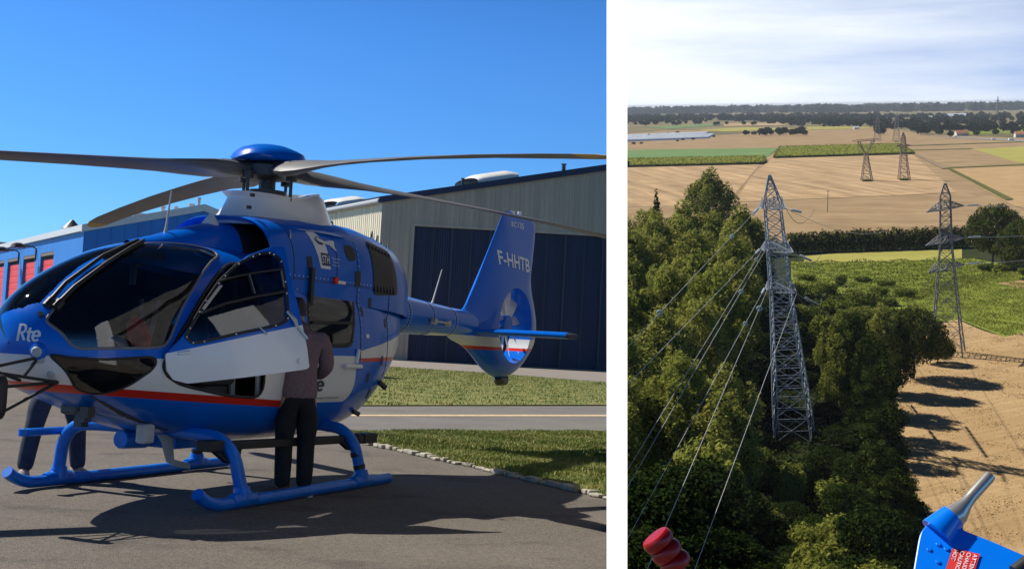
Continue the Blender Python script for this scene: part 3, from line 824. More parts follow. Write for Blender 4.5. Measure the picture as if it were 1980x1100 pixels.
build_split(mb, 'bulkhead_panel', M['tan'], heli)

# ---- engine cowling: narrow spine in front, air intake lip, full width behind
def csec(x, zt, w, n_, zb, k=28):
    o = []
    for i in range(k + 1):
        a = PI * i / k; ca_, sa_ = math.cos(a), math.sin(a)
        o.append((x, w * abs(ca_) ** (2 / n_) * (1 if ca_ > 0 else -1), zb + (zt - zb) * max(sa_, 0) ** (2 / n_)))
    return [(x, o[0][1], zb - .12)] + o + [(x, o[-1][1], zb - .12)]
CW = [(1.2, 2.19, .05, 2, 2.12), (1.4, 2.235, .13, 2, 2.12), (1.54, 2.27, .17, 2, 2.1), (1.88, 2.37, .21, 2, 2.08), (2.2, 2.45, .24, 2.1, 2.05), (2.5, 2.49, .25, 2.2, 2.02), (3.05, 2.51, .27, 2.4, 2.0),
      (3.07, 2.50, .50, 2.8, 1.97), (2.7, 2.505, .575, 3, 1.95), (2.5, 2.515, .60, 3, 1.93), (2.44, 2.53, .612, 3, 1.92), (2.42, 2.545, .63, 3, 1.92), (2.46, 2.56, .645, 3, 1.92),
      (2.7, 2.585, .668, 3.1, 1.92), (3.1, 2.63, .685, 3.2, 1.92), (3.6, 2.66, .69, 3.2, 1.92), (4.2, 2.66, .68, 3.1, 1.92), (4.7, 2.62, .64, 2.9, 1.9), (5.1, 2.57, .56, 2.7, 1.88), (5.4, 2.51, .45, 2.5, 1.86), (5.6, 2.43, .33, 2.3, 1.85), (5.7, 2.3, .2, 2, 1.85)]
mb = MB(); mb.loft([csec(*q) for q in CW], cap=True, closed=False); mb.f = mb.f[:-2]; mb.m = mb.m[:-2]
for i in range(len(mb.f)):
    if 5 <= i // (len(csec(*CW[0])) - 1) <= 7: mb.m[i] = 1  # shade inside the air intake put in as dark faces
n_c = len(csec(*CW[0])); mb.f.append(tuple(len(CW) * n_c - n_c + k for k in range(n_c))); mb.m.append(0)
cowl = mb.build('engine_cowling', [M['blue'], M['dark']], heli, smooth=True)
BC = BVHTree.FromPolygons([tuple(v.co) for v in cowl.data.vertices], [tuple(p.vertices) for p in cowl.data.polygons])
def cast_side(x, z, side=1, off=.004):         # first skin point met from the side at (x, z)
    best = None
    for bv in (BC, BV):
        h = bv.ray_cast(Vector((x, -side * 3, z)), Vector((0, side, 0)))
        if h[0] is not None and (best is None or h[3] < best[3]): best = h
    if best is None: return None
    nn = best[1]
    if nn.y * -side < 0: nn = -nn
    return np.array(best[0]) + np.array(nn) * off
def patch(name, m, poly, parent=heli, off=.005, side=1, step=.03):
    """flat outline (x, z) laid onto the skin"""
    me = bpy.data.meshes.new(name); b = bmesh.new()
    f = b.faces.new([b.verts.new((p[0], 0, p[1])) for p in poly]); bmesh.ops.triangulate(b, faces=[f])
    for _ in range(5):
        es = [e for e in b.edges if e.calc_length() > step * 2]
        if not es: break
        bmesh.ops.subdivide_edges(b, edges=es, cuts=1); bmesh.ops.triangulate(b, faces=b.faces[:])
    for v in b.verts:
        q = cast_side(v.co.x, v.co.z, side, off)
        if q is not None: v.co = q
    b.to_mesh(me); b.free(); me.materials.append(m)
    o = bpy.data.objects.new(name, me); C.objects.link(o); o.parent = parent
    return o
def text_mesh(body, size=1.0, bold=0.0, space=1.0):
    cu = bpy.data.curves.new('lettering', 'FONT'); cu.body = body; cu.size = size; cu.offset = bold; cu.space_character = space; cu.resolution_u = 3
    ob = bpy.data.objects.new('lettering', cu); C.objects.link(ob)
    dg = bpy.context.evaluated_depsgraph_get(); m = bpy.data.meshes.new_from_object(ob.evaluated_get(dg))
    bpy.data.objects.remove(ob); bpy.data.curves.remove(cu)
    return m
def lettering(name, body, m, place, parent=heli, w=1.0, h=1.0, step=None, bold=0.0):
    """place(u, v) gives the 3-D point for text coordinates scaled to the unit box"""
    tm = text_mesh(body, 1.0, bold); b = bmesh.new(); b.from_mesh(tm)
    xs_ = [v.co.x for v in b.verts]; ys_ = [v.co.y for v in b.verts]; x0, x1, y0, y1 = min(xs_), max(xs_), min(ys_), max(ys_)
    if step:
        bmesh.ops.triangulate(b, faces=b.faces[:])
        for _ in range(3):
            es = [e for e in b.edges if e.calc_length() > step]
            if not es: break
            bmesh.ops.subdivide_edges(b, edges=es, cuts=1); bmesh.ops.triangulate(b, faces=b.faces[:])
    for v in b.verts: v.co = place((v.co.x - x0) / (x1 - x0), (v.co.y - y0) / (y1 - y0))
    tm.clear_geometry(); b.to_mesh(tm); b.free(); tm.materials.clear(); tm.materials.append(m)
    o = bpy.data.objects.new(name, tm); C.objects.link(o); o.parent = parent
    return o
M['ink_w'] = mat('white_marking', (.75, .77, .8), .5); M['ink_d'] = mat('dark_marking', (.02, .03, .07), .5); M['ink_g'] = mat('pale_blue_marking', (.70, .78, .88), .5)

# "Rte" on the nose, strokes of constant width
def stroke_set(strokes, width, place, name, m, parent=heli):
    mb = MB()
    for si, S_ in enumerate(strokes):
        P_ = [np.array(p, float) for p in S_]; V = []
        for i, p in enumerate(P_):
            t = P_[min(i + 1, len(P_) - 1)] - P_[max(i - 1, 0)]; t /= np.linalg.norm(t) + 1e-9; nn = np.array([-t[1], t[0]])
            V += [place(*(p + nn * width / 2), si), place(*(p - nn * width / 2), si)]
        mb.add(V, [(2 * i, 2 * i + 2, 2 * i + 3, 2 * i + 1) for i in range(len(P_) - 1)])
    return mb.build(name, m, parent, fix=False)
def arc(cx_, cy_, rx, ry, a0, a1, n=14): return [(cx_ + rx * math.cos(R(a)), cy_ + ry * math.sin(R(a))) for a in np.linspace(a0, a1, n)]
def lerp(P_, n=10):
    o = []
    for a, b in zip(P_[:-1], P_[1:]): o += [tuple(np.array(a) + (np.array(b) - np.array(a)) * k / n) for k in range(n)]
    return o + [P_[-1]]
RTE = [lerp([(.04, 0), (.04, 1)]), lerp([(.0, .95), (.18, .95)], 4) + arc(.18, .72, .15, .23, 90, -90)[1:] + lerp([(.18, .49), (.04, .49)], 4)[1:],
       lerp([(.17, .49), (.36, .06)]) , lerp([(.52, .8), (.52, .2)]) + arc(.6, .2, .08, .16, 180, 300)[1:], lerp([(.40, .55), (.72, .55)]), lerp([(.72, .34), (.98, .34)]) + arc(.85, .34, .14, .28, 0, 320, 24)]
NC = np.array([.006, -.175, 1.375]); nr_ = np.array([math.cos(YAW), -math.sin(YAW), 0]) ; nd_ = np.array([math.sin(YAW), math.cos(YAW), 0])
def nose_place(u, v, si):                     # laid on the nose skin from straight in front of it
    o = NC + nr_ * (u - .5) * .172 + np.array([0, 0, 1]) * (v - .5) * .128 + nr_ * .012 * (v - .5)
    h = BV.ray_cast(Vector(o - nd_ * 2), Vector(nd_))
    nn = h[1] if h[1].dot(Vector(nd_)) < 0 else -h[1]
    return np.array(h[0]) + np.array(nn) * (.004 + .0006 * si)
stroke_set(RTE, .12, nose_place, 'lettering', M['ink_w'])
def side_place(x0, x1, z0_, z1_, off=.006, side=1):
    return lambda u, v, si=0: cast_side(x0 + (x1 - x0) * u, z0_ + (z1_ - z0_) * v, side, off + .0006 * si)
stroke_set(RTE, .13, side_place(2.80, 3.17, .945, 1.10), 'lettering', M['ink_d'])
lettering('lettering', "de transport d'électricité", M['ink_d'], side_place(3.02, 3.5, .865, .893), step=.3)
# operator badge on the cowling: white slanted strip, helicopter shape, dark box with STH, three small lines
patch('badge', M['ink_w'], [(3.02, 2.47), (3.16, 2.48), (3.265, 2.40), (3.33, 2.13), (3.15, 2.13), (3.10, 2.38)], off=.004)
patch('badge_box', M['ink_d'], [(3.155, 2.28), (3.30, 2.28), (3.317, 2.16), (3.17, 2.16)], off=.0065, parent=heli)
lettering('lettering', 'STH', M['ink_w'], lambda u, v: cast_side(3.175 + .125 * u, 2.18 + .08 * v, 1, .009), step=.3, bold=.01)
patch('badge_emblem', M['ink_d'], [(3.10, 2.40), (3.15, 2.435), (3.22, 2.43), (3.26, 2.385), (3.21, 2.355), (3.15, 2.36)], off=.0065)
patch('badge_emblem', M['ink_w'], [(3.12, 2.41), (3.17, 2.425), (3.26, 2.40), (3.40, 2.375), (3.43, 2.42), (3.445, 2.415), (3.43, 2.36), (3.455, 2.32), (3.44, 2.32), (3.41, 2.355), (3.26, 2.375), (3.17, 2.385)], off=.009, step=.02)
for k, wd_ in enumerate(('Services et', 'Travaux', 'Héliportés')):
    lettering('lettering', wd_, M['ink_g'], side_place(3.36, 3.36 + (.14, .11, .13)[k], 2.235 - .035 * k, 2.255 - .035 * k), step=.3)
lettering('lettering', '21', M['ink_w'], side_place(2.30, 2.36, 1.30, 1.36), step=.3)
# vents, panels, lights and latches on the cowling side
patch('vent', M['black'], fillet([(3.60, 2.40), (3.82, 2.41), (3.83, 2.26), (3.66, 2.24)], .4), off=.006)
patch('vent', M['black'], [(2.92, 2.22), (3.00, 2.23), (3.01, 2.12), (2.93, 2.11)], off=.006)
patch('vent', M['black'], [(3.80, 2.15), (3.91, 2.16), (3.91, 2.0), (3.80, 1.99)], off=.006)
patch('exhaust_grille', M['black'], fillet([(4.15, 2.50), (4.75, 2.44), (4.85, 1.97), (4.2, 1.93)], .12), off=.006)
patch('latch', M['steel'], [(2.70, 2.36), (2.72, 2.365), (2.79, 2.45), (2.77, 2.45)], off=.012)
mb = MB()
for k in range(7): mb.tube([cast_side(4.2 + .08 * k, 2.46 - .01 * k, 1, .015), cast_side(4.22 + .08 * k, 1.97, 1, .015)], .012, 4)
build_split(mb, 'grille_bar', M['dgrey'], heli)
mb = MB(); p0 = cast_side(3.40, 2.03); mb.tube([p0, p0 + np.array([0, -.03, 0])], .035, 12); mb.build('fuel_cap_tag', M['red'], heli)
patch('tag_flag', M['ink_w'], [(3.45, 2.035), (3.60, 2.03), (3.60, 2.0), (3.45, 2.0)], off=.012)
for s in ((4.1, 1.8), (4.3, 2.3), (4.5, 1.6), (4.4, 1.2), (3.9, 1.7), (4.05, 1.02), (4.2, .85)):
    patch('access_panel', M['navytrim'], fillet([(s[0], s[1]), (s[0] + .07, s[1]), (s[0] + .07, s[1] + .1), (s[0], s[1] + .1)], .2), off=.003)
# panel seam lines
mb = MB()
for P_ in ([(3.86, 1.25 + .1 * k) for k in range(13)], [(2.72, 1.98 + .06 * k) for k in range(9)], [(4.6, 1.0 + .1 * k) for k in range(15)], [(2.4 + .2 * k, 2.0) for k in range(13)], [(3.45 + .0 * k, 2.05 + .06 * k) for k in range(9)]):
    pts = [q for q in (cast_side(a, b, 1, .001) for a, b in P_) if q is not None]
    if len(pts) > 2: mb.tube(pts, .005, 4)
build_split(mb, 'panel_seam', M['ink_d'], heli)
# white grab handle on the sliding door
mb = MB(); a, b = cast_side(3.50, 1.19, 1, .03), cast_side(3.83, 1.19, 1, .03); mb.tube([a + [0, .03, 0], a, b, b + [0, .03, 0]], .022, 8); mb.tube([cast_side(3.76, 1.22, 1, .01), cast_side(3.78, 1.36, 1, .02)], .02, 6); mb.build('door_rail', M['white'], heli, smooth=True)
mb = MB(); mb.tube([(4.17, 0, 2.64), (4.19, 0, 2.71), (4.39, 0, 2.72), (4.41, 0, 2.64)], .016, 8); mb.build('lifting_handle', M['black'], heli, smooth=True)
mb = MB()
for k in range(4): mb.tube([(4.7 + .12 * k, -.35, 2.56 - .03 * k), (4.76 + .12 * k, -.3, 2.66 - .035 * k), (4.82 + .12 * k, -.25, 2.58 - .03 * k)], .009, 6)
build_split(mb, 'cable_loop', M['black'], heli)

# ---- white mast fairing
mb = MB(); rings = []
for z, x0, x1, w in ((2.48, 2.42, 4.12, .54), (2.53, 2.52, 4.06, .44), (2.6, 2.58, 4.02, .37), (2.7, 2.64, 3.97, .32), (2.77, 2.67, 3.93, .295), (2.80, 2.62, 3.91, .31), (2.813, 2.60, 3.90, .315), (2.813, 2.72, 3.80, .25), (2.68, 2.8, 3.75, .22)):
    ring = []
    for k in range(40):
        a = 2 * PI * k / 40; cx_, rx = (x0 + x1) / 2, (x1 - x0) / 2
        x = cx_ + rx * math.copysign(abs(math.cos(a)) ** .85, math.cos(a)); y = w * math.copysign(abs(math.sin(a)) ** .8, math.sin(a)) * (1.12 - .16 * (x - cx_) / rx * -1 if z < 2.79 else 1)
        rear = min(1, max(0, (x - 3.15) / .62)); hump = .12 * (3 * rear ** 2 - 2 * rear ** 3)
        ring.append((x, y, z + hump * max(0, (z - 2.5) / .31)))
    rings.append(ring)
mb.loft(rings, cap=False); mb.f.append(tuple(range(320, 360))); mb.m.append(0)
mb.build('mast_fairing', M['white'], heli, smooth=True)
mb = MB()
for x, z in ((2.56, 2.62), (2.6, 2.74)): mb.box((x - .1, -.30, z), (x - .06, -.27, z + .03))
build_split(mb, 'fairing_latch', M['black'], heli)
mb = MB(); mb.loft([[(2.30 + .08 * c * math.cos(a), .0 + .07 * c * math.sin(a), 2.45 + z * .55) for a in np.linspace(0, 2 * PI, 17)[:-1]] for c, z in ((1.3, -.05), (1, .03), (.55, .12), (.3, .17), (.05, .18))]); mb.build('beacon_fairing', M['white'], heli, smooth=True)

# ---- rotor: mast, hub, cap, four drooping blades at rest
HX = 3.15
mb = MB(); mb.tube([(HX, 0, 2.6), (HX, 0, 3.2)], [.085, .08], 16); mb.tube([(HX, 0, 2.84), (HX, 0, 2.88)], .2, 20); mb.build('rotor_mast', M['dgrey'], heli, smooth=True)
hub = MB(); hub.tube([(HX, 0, 2.99), (HX, 0, 3.02), (HX, 0, 3.12), (HX, 0, 3.2)], [.14, .24, .24, .12], 20)
AZ = [298, 28, 118, 208]
for az in AZ:
    d = np.array([math.cos(R(az)), -math.sin(R(az)), 0]); pz = np.array([-d[1], d[0], 0])
    q = np.array([HX, 0, 0]) + d * .27 + pz * .12
    hub.tube([q + [0, 0, 2.86 - .1], q + [0, 0, 3.02]], .017, 8)
    hub.tube([q + [0, 0, 2.97], q + [0, 0, 3.04]], .055, 10)
    hub.tube([np.array([HX, 0, 3.08]) + d * .1, np.array([HX, 0, 3.08]) + d * .5], [.09, .06], 10)
hubo = hub.build('rotor_hub', M['dgrey'], heli, smooth=True)
mb = MB(); rings = []
for r_c, z in ((.30, 3.185), (.375, 3.18), (.385, 3.19), (.36, 3.23), (.29, 3.285), (.18, 3.325), (.06, 3.34)): rings.append([(HX + r_c * (1 - (.22 if r_c > .29 and abs(((math.degrees(a) + 62 + 45) % 90) - 45) > 24 else 0)) * math.cos(a), r_c * (1 - (.0)) * math.sin(a), z) for a in np.linspace(0, 2 * PI, 49)[:-1]])
rings = [[(HX + r_c * math.cos(a), r_c * math.sin(a), z - (.02 * math.cos(4 * (a + R(28))) if r_c > .3 else 0)) for a in np.linspace(0, 2 * PI, 49)[:-1]] for r_c, z in ((.28, 3.16), (.355, 3.17), (.375, 3.185), (.35, 3.235), (.29, 3.285), (.18, 3.325), (.06, 3.342))]
mb.loft(rings); mb.build('hub_cap', M['blue'], hubo, smooth=True)
def blade(az, lift, flap=.05):
    d = np.array([math.cos(R(az)), -math.sin(R(az)), 0]); t_ = np.array([-d[1], d[0], 0])   # t_: chordwise
    rings = []
    #      r    chord thick  twist  z
    for r, c, th, tw in ((.16, .10, .10, 2), (.30, .20, .15, 8), (.45, .30, .17, 14), (.62, .33, .15, 18), (.85, .29, .11, 20), (1.1, .27, .07, 18), (1.4, .285, .05, 15), (1.9, .29, .04, 12), (2.7, .29, .034, 9), (3.6, .29, .03, 5), (4.4, .29, .027, 2), (4.75, .27, .024, 1), (4.98, .2, .018, 0), (5.08, .1, .008, 0)):
        z = 3.075 + lift * (r / 5.1) ** 2 - flap * (r / 5.1)
        sw = 0 if r < 4.6 else (r - 4.6) * .12
        c0 = np.array([HX, 0, z]) + d * r
        ring = []
        for k in range(14):
            a = 2 * PI * k / 14
            x = c * .5 * math.cos(a) - c * .08 - sw; y = th * .5 * math.sin(a) * (1.15 - .5 * (1 - math.cos(a)) / 2 * 1.2)
            tw_ = R(tw); ring.append(tuple(c0 + t_ * (x * math.cos(tw_)) + np.array([0, 0, 1]) * (y + x * math.sin(tw_))))
        rings.append(ring)
    mb = MB(); mb.loft(rings)
    b = mb.build('rotor_blade', [M['blade'], M['yellow']], heli, smooth=True)
    mi = [1 if np.linalg.norm(np.array(p.center)[:2] - [HX, 0]) > 4.72 else 0 for p in b.data.polygons]; b.data.polygons.foreach_set('material_index', mi)
    return b
for az, lf_, fl_ in zip(AZ, (-.26, -.22, -.28, -.12), (.05, .0, .05, .33)): blade(az, lf_, fl_)

# ---- tail boom, fin with shrouded fan, stabiliser
mb = MB(); rings = []
for x, zc, rz, ry in ((5.0, 1.86, .24, .22), (5.35, 1.83, .245, .25), (5.9, 1.80, .24, .23), (6.6, 1.78, .215, .2), (7.3, 1.765, .19, .17), (7.8, 1.76, .18, .15), (8.3, 1.76, .16, .12)): rings.append([(x, ry * math.cos(a), zc + rz * math.sin(a)) for a in np.linspace(0, 2 * PI, 29)[:-1]])
mb.loft(rings)
def band_mat(name, xa):
    m = mat(name, BLUE, .28, coat=.25, spec=.2); t = m.node_tree; b = t.nodes['Principled BSDF']
    tc_ = N(t, 'ShaderNodeTexCoord'); sx = N(t, 'ShaderNodeSeparateXYZ'); t.links.new(tc_.outputs['Object'], sx.inputs[0])
    def cmp_(o, sock, v): n = N(t, 'ShaderNodeMath', operation=o); t.links.new(sock, n.inputs[0]); n.inputs[1].default_value = v; return n.outputs[0]
    def mul(a, b_): n = N(t, 'ShaderNodeMath', operation='MULTIPLY'); t.links.new(a, n.inputs[0]); t.links.new(b_, n.inputs[1]); return n.outputs[0]
    gx = cmp_('GREATER_THAN', sx.outputs['X'], xa)
    wz = mul(mul(cmp_('LESS_THAN', sx.outputs['Z'], 1.60), cmp_('GREATER_THAN', sx.outputs['Z'], 1.465)), gx)
    rz_ = mul(mul(cmp_('LESS_THAN', sx.outputs['Z'], 1.465), cmp_('GREATER_THAN', sx.outputs['Z'], 1.42)), gx)
    m1 = N(t, 'ShaderNodeMixRGB'); m1.inputs[1].default_value = (*BLUE, 1); m1.inputs[2].default_value = (.66, .67, .67, 1); t.links.new(wz, m1.inputs[0])
    m2 = N(t, 'ShaderNodeMixRGB'); m2.inputs[2].default_value = (.55, .025, .012, 1); t.links.new(m1.outputs[0], m2.inputs[1]); t.links.new(rz_, m2.inputs[0]); t.links.new(m2.outputs[0], b.inputs['Base Color'])
    return m
M['tailpaint'] = band_mat('tail_paint', 6.7)
mb.build('tail_boom', M['tailpaint'], heli, smooth=True)
mb = MB()
for x, zc, rz, ry in ((5.9, 1.80, .24, .23), (6.6, 1.78, .215, .2), (7.3, 1.765, .19, .17)): mb.tube([(x, (ry + .0005) * math.cos(a), zc + (rz + .0005) * math.sin(a)) for a in np.linspace(0, 2 * PI, 33)], .004, 4)
build_split(mb, 'boom_seam', M['ink_d'], heli)
mb = MB()
for x, zc, rz, ry in ((5.9, 1.80, .24, .23), (6.6, 1.78, .215, .2), (7.3, 1.765, .19, .17)):
    for a in np.linspace(-.9, .9, 13):
        for dx in (-.035, .035): c_ = np.array([x + dx, -(ry - .002) * math.cos(a), zc + (rz - .002) * math.sin(a)]); n_ = np.array([0, -math.cos(a), math.sin(a)]); mb.tube([c_, c_ + n_ * .006], .006, 6)
rv = mb.build('rivets', M['ink_g'], heli); rv['kind'] = 'stuff'
patch('placard', M['ink_w'], [(2.9, 1.33), (2.98, 1.33), (2.98, 1.305), (2.9, 1.305)], off=.004); patch('placard', M['ink_w'], [(3.98, 1.52), (4.06, 1.52), (4.06, 1.48), (3.98, 1.48)], off=.004); patch('placard', M['red'], [(4.22, 2.02), (4.30, 2.02), (4.30, 1.99), (4.22, 1.99)], off=.004)
mb = MB()
for P_ in ([(3.89 + .0 * k, 1.25 + .06 * k) for k in range(20)], [(4.63, 1.05 + .07 * k) for k in range(20)], [(2.45 + .07 * k, 2.03) for k in range(30)], [(2.3 + .08 * k, 1.9 - .0 * k) for k in range(7)]):
    for a, b in P_:
        q, q2 = cast_side(a, b, 1, -.002), cast_side(a, b, 1, .004)
        if q is not None: mb.tube([q, q2], .006, 6)
rv = mb.build('rivets', M['ink_g'], heli); rv['kind'] = 'stuff'
FINP = [(9.03, 3.46), (10.25, 3.44), (10.2, 3.09), (10.04, 2.65), (10.06, 2.35), (10.26, 2.08), (10.37, 1.85), (10.38, 1.65), (10.25, 1.44), (9.72, 1.14), (9.33, 1.02), (9.0, 1.02), (8.61, 1.13), (8.24, 1.31), (7.92, 1.45), (7.40, 1.55), (7.25, 1.68), (7.55, 1.85), (7.86, 1.95), (8.19, 2.34), (8.6, 2.89)]
fc, ra, rb = np.array([9.29, 1.79]), .60, .545
bp = []
for i in range(len(FINP)):
    a, b = np.array(FINP[i]), np.array(FINP[(i + 1) % len(FINP)]); n = max(2, int(np.linalg.norm(b - a) / .06))
    bp += [a + (b - a) * k / n for k in range(n)]
bp = [sum(bp[(i + k) % len(bp)] for k in (-2, -1, 0, 1, 2)) / 5 for i in range(len(bp))]
mb = MB(); rings = []
tl = [0, .0001, .06, .2, .45, .7, .9, .98, 1.0]
def fth(q, t):                                # half thickness of fin and shroud
    up = max(0, (q[1] - 2.3) / 1.15); fr = max(0, (8.6 - q[0]) / 1.2)
    base = .17 * (1 - up) + .065 * up if q[1] > 2.3 else .17
    base = base * (1 - .15 * fr)
    prof = (1.0, 1.0, 1.0, .97, .85, .66, .40, .16, .0)[tl.index(t)] if True else 1
    return base * prof
for sgn in (1, -1):
    for t in (tl if sgn == 1 else tl[::-1]):
        ring = []
        for q in bp:
            dd = q - fc; a = math.atan2(dd[1] / rb, dd[0] / ra); h0 = fc + np.array([ra * math.cos(a), rb * math.sin(a)])
            c = h0 + (q - h0) * t
            hth = fth(c, t)
            if t == 0: hth = .12
            ring.append((c[0], -sgn * hth, c[1]))
        rings.append(ring)
n = len(bp); mb.loft(rings + [rings[0]], cap=False)
fin = mb.build('tail_fin', M['tailpaint'], heli, smooth=True)
BF = BVHTree.FromPolygons([tuple(v.co) for v in fin.data.vertices], [tuple(p.vertices) for p in fin.data.polygons])
def fin_place(P00, P10, P01, P11):
    P00, P10, P01, P11 = map(np.array, (P00, P10, P01, P11))
    def pl(u, v, si=0):
        q = (P00 * (1 - u) + P10 * u) * (1 - v) + (P01 * (1 - u) + P11 * u) * v
        h = BF.ray_cast(Vector((q[0], -2, q[1])), Vector((0, 1, 0)))
        return Vector((q[0], (h[0].y if h[0] is not None else -.1) - .006, q[1]))
    return pl
lettering('lettering', 'F-HHTB', M['ink_g'], fin_place((8.72, 2.64), (9.79, 2.60), (8.70, 2.84), (9.81, 2.80)), fin, step=.2, bold=.018)
lettering('lettering', 'EC135', M['ink_g'], fin_place((9.21, 3.235), (9.68, 3.24), (9.22, 3.31), (9.69, 3.33)), fin, step=.2, bold=.01)
mb = MB()
M['fan'] = mat('fan_metal', (.55, .57, .6), .35, metal=.3, var=.08)
for k in range(10):
    a = 2 * PI * k / 10 + .2; e = np.array([math.cos(a), 0, math.sin(a)]); q = np.array([-math.sin(a), 0, math.cos(a)])
    V = []
    for r, c, tw in ((.13, .10, 50), (.3, .13, 40), (.50, .14, 28)):
        ctr = np.array([fc[0], .02, fc[1]]) + e * r; dv_ = q * math.cos(R(tw)) + np.array([0, 1, 0]) * math.sin(R(tw)); nv_ = np.cross(dv_, e) * .006
        V.append([ctr - dv_ * c / 2, ctr + nv_, ctr + dv_ * c / 2, ctr - nv_])
    mb.loft(V)
mb.build('tail_fan', M['fan'], fin)
mb = MB(); mb.tube([(fc[0], -.06, fc[1]), (fc[0], -.05, fc[1]), (fc[0], .15, fc[1])], [.04, .15, .15], 20)
for a in (150, 30, 270, 210): mb.tube([(fc[0], .12, fc[1]), (fc[0] + .6 * math.cos(R(a)), .12, fc[1] + .55 * math.sin(R(a)))], .035, 8)
mb.build('fan_gearbox', M['blue'], fin, smooth=True)
mb = MB(); mb.tube([(9.6, 0, 3.44), (9.6, 0, 3.5)], .03, 8); mb.box((9.3, -.03, 3.43), (9.36, .03, 3.47)); build_split(mb, 'tail_light', M['white'], fin, smooth=True)
mb = MB(); mb.tube([(9.1, 0, 1.03), (9.15, 0, .98), (9.35, 0, .98), (9.4, 0, 1.03)], [.06, .07, .07, .05], 10); mb.build('tail_bumper', M['dgrey'], fin, smooth=True)
for s in (1, -1):
    rings = []
    for y, x0, ch in ((.1, 7.95, .62), (.5, 8.0, .58), (1.0, 8.1, .52), (1.36, 8.18, .46)):
        rings.append([(x0 + ch / 2 + ch / 2 * math.cos(a), -s * y, 1.665 + .055 * math.sin(a) * (.75 - .4 * math.cos(a))) for a in np.linspace(0, 2 * PI, 19)[:-1]])
    mb = MB(); mb.loft(rings); sb = mb.build('stabiliser', M['blue'], heli, smooth=True)
    mb = MB(); mb.loft([[(8.4 + .26 * c * math.cos(a), -s * y, 1.66 + .04 * c * math.sin(a)) for a in np.linspace(0, 2 * PI, 19)[:-1]] for y, c in ((1.362, 1), (1.38, 1), (1.40, .8))]); mb.build('end_plate', M['navytrim'], sb, smooth=True)
mb = MB(); mb.tube([(6.8, -.05, 1.96), (6.83, -.05, 2.02), (7.03, -.05, 2.42)], [.02, .012, .007], 8); mb.build('whip_antenna', M['lgrey'], heli, smooth=True)
mb = MB(); mb.tube([(1.67, 0, 2.29), (1.68, 0, 2.36), (1.72, 0, 2.68)], [.02, .011, .007], 8); mb.build('whip_antenna', M['lgrey'], heli, smooth=True)
mb = MB(); mb.tube([(6.5, -.2, 1.74), (6.5, -.27, 1.74), (6.9, -.27, 1.73), (6.9, -.2, 1.73)], .012, 6); mb.tube([(6.5, -.22, 1.74), (6.5, -.28, 1.74)], .04, 10); mb.tube([(6.95, -.19, 1.73), (6.95, -.25, 1.73)], .04, 10); mb.build('tail_antenna', M['lgrey'], heli, smooth=True)

# ---- door, hinged at its front edge and swung out
TH = R(37); h0 = np.array([.88, .73]); e_ = np.array([math.cos(TH), math.sin(TH)]); nn_ = np.array([-math.sin(TH), math.cos(TH)])
def door_pt(s, z, off=0):
    o = .38 * max(0, z - 1.25) ** 1.6
    q = h0 + e_ * s - nn_ * (o - off)
    return np.array([q[0], -q[1], z])
DO = fillet([(.0, 1.26), (.02, 1.13), (.08, 1.06), (.19, 1.035), (.65, 1.10), (1.2, 1.19), (1.17, 1.37), (1.11, 1.68), (1.06, 1.94), (1.04, 2.22), (.93, 2.21), (.72, 2.12), (.53, 1.97), (.36, 1.75), (.23, 1.55), (.11, 1.38)], .12, 3)
DW = fillet([(.14, 1.39), (.20, 1.345), (.55, 1.445), (1.02, 1.565), (1.015, 1.85), (1.0, 2.10), (.92, 2.16), (.80, 2.135), (.62, 2.04), (.45, 1.88), (.30, 1.67)], .25, 4)
DW = [(.60 + (p[0] - .60) * .95, 1.76 + (p[1] - 1.76) * .955) for p in DW]
def poly_ring(name, outer, inner, thick, m, parent, off0=0.0, split=None):
    """plate with an opening: grid over the plate, cells inside the outline and outside the opening, edges snapped"""
    b = bmesh.new()
    outer = [tuple(p) for p in outer]; ov = [b.verts.new((p[0], 0, p[1])) for p in outer]
    oe = [b.edges.new((ov[i], ov[(i + 1) % len(ov)])) for i in range(len(ov))]
    ie = []
    if inner is not None:
        iv = [b.verts.new((p[0], 0, p[1])) for p in inner]; ie = [b.edges.new((iv[i], iv[(i + 1) % len(iv)])) for i in range(len(iv))]
    bmesh.ops.triangle_fill(b, use_beauty=True, edges=oe + ie, normal=(0, 1, 0))
    for _ in range(4):
        es = [e for e in b.edges if e.calc_length() > .09 and not e.is_boundary]
        if not es: break
        bmesh.ops.subdivide_edges(b, edges=es, cuts=1); bmesh.ops.triangulate(b, faces=b.faces[:])
    if inner is not None:
        bad = [f for f in b.faces if inpoly(np.array([f.calc_center_median().x]), np.array([f.calc_center_median().z]), inner)[0]]
        bmesh.ops.delete(b, geom=bad, context='FACES')
    if split is not None:                     # straight paint edge across the door
        bmesh.ops.bisect_plane(b, geom=b.verts[:] + b.edges[:] + b.faces[:], plane_co=(0, 0, split[0]), plane_no=(-split[1], 0, 1))
        for f in b.faces:
            c = f.calc_center_median(); f.material_index = 1 if c.z < split[0] + split[1] * c.x else 0
    top = {v: v for v in b.verts}
    r = bmesh.ops.extrude_face_region(b, geom=b.faces[:])
    nv_ = [g_ for g_ in r['geom'] if isinstance(g_, bmesh.types.BMVert)]
    ns = set(nv_)
    for v in b.verts: v.co = door_pt(v.co.x, v.co.z, off0 + (thick if v in ns else 0))
    bmesh.ops.recalc_face_normals(b, faces=b.faces)
    me = bpy.data.meshes.new(name); b.to_mesh(me); b.free()
    for k in (m if isinstance(m, (list, tuple)) else [m]): me.materials.append(k)
    o = bpy.data.objects.new(name, me); C.objects.link(o); o.parent = parent
    return o
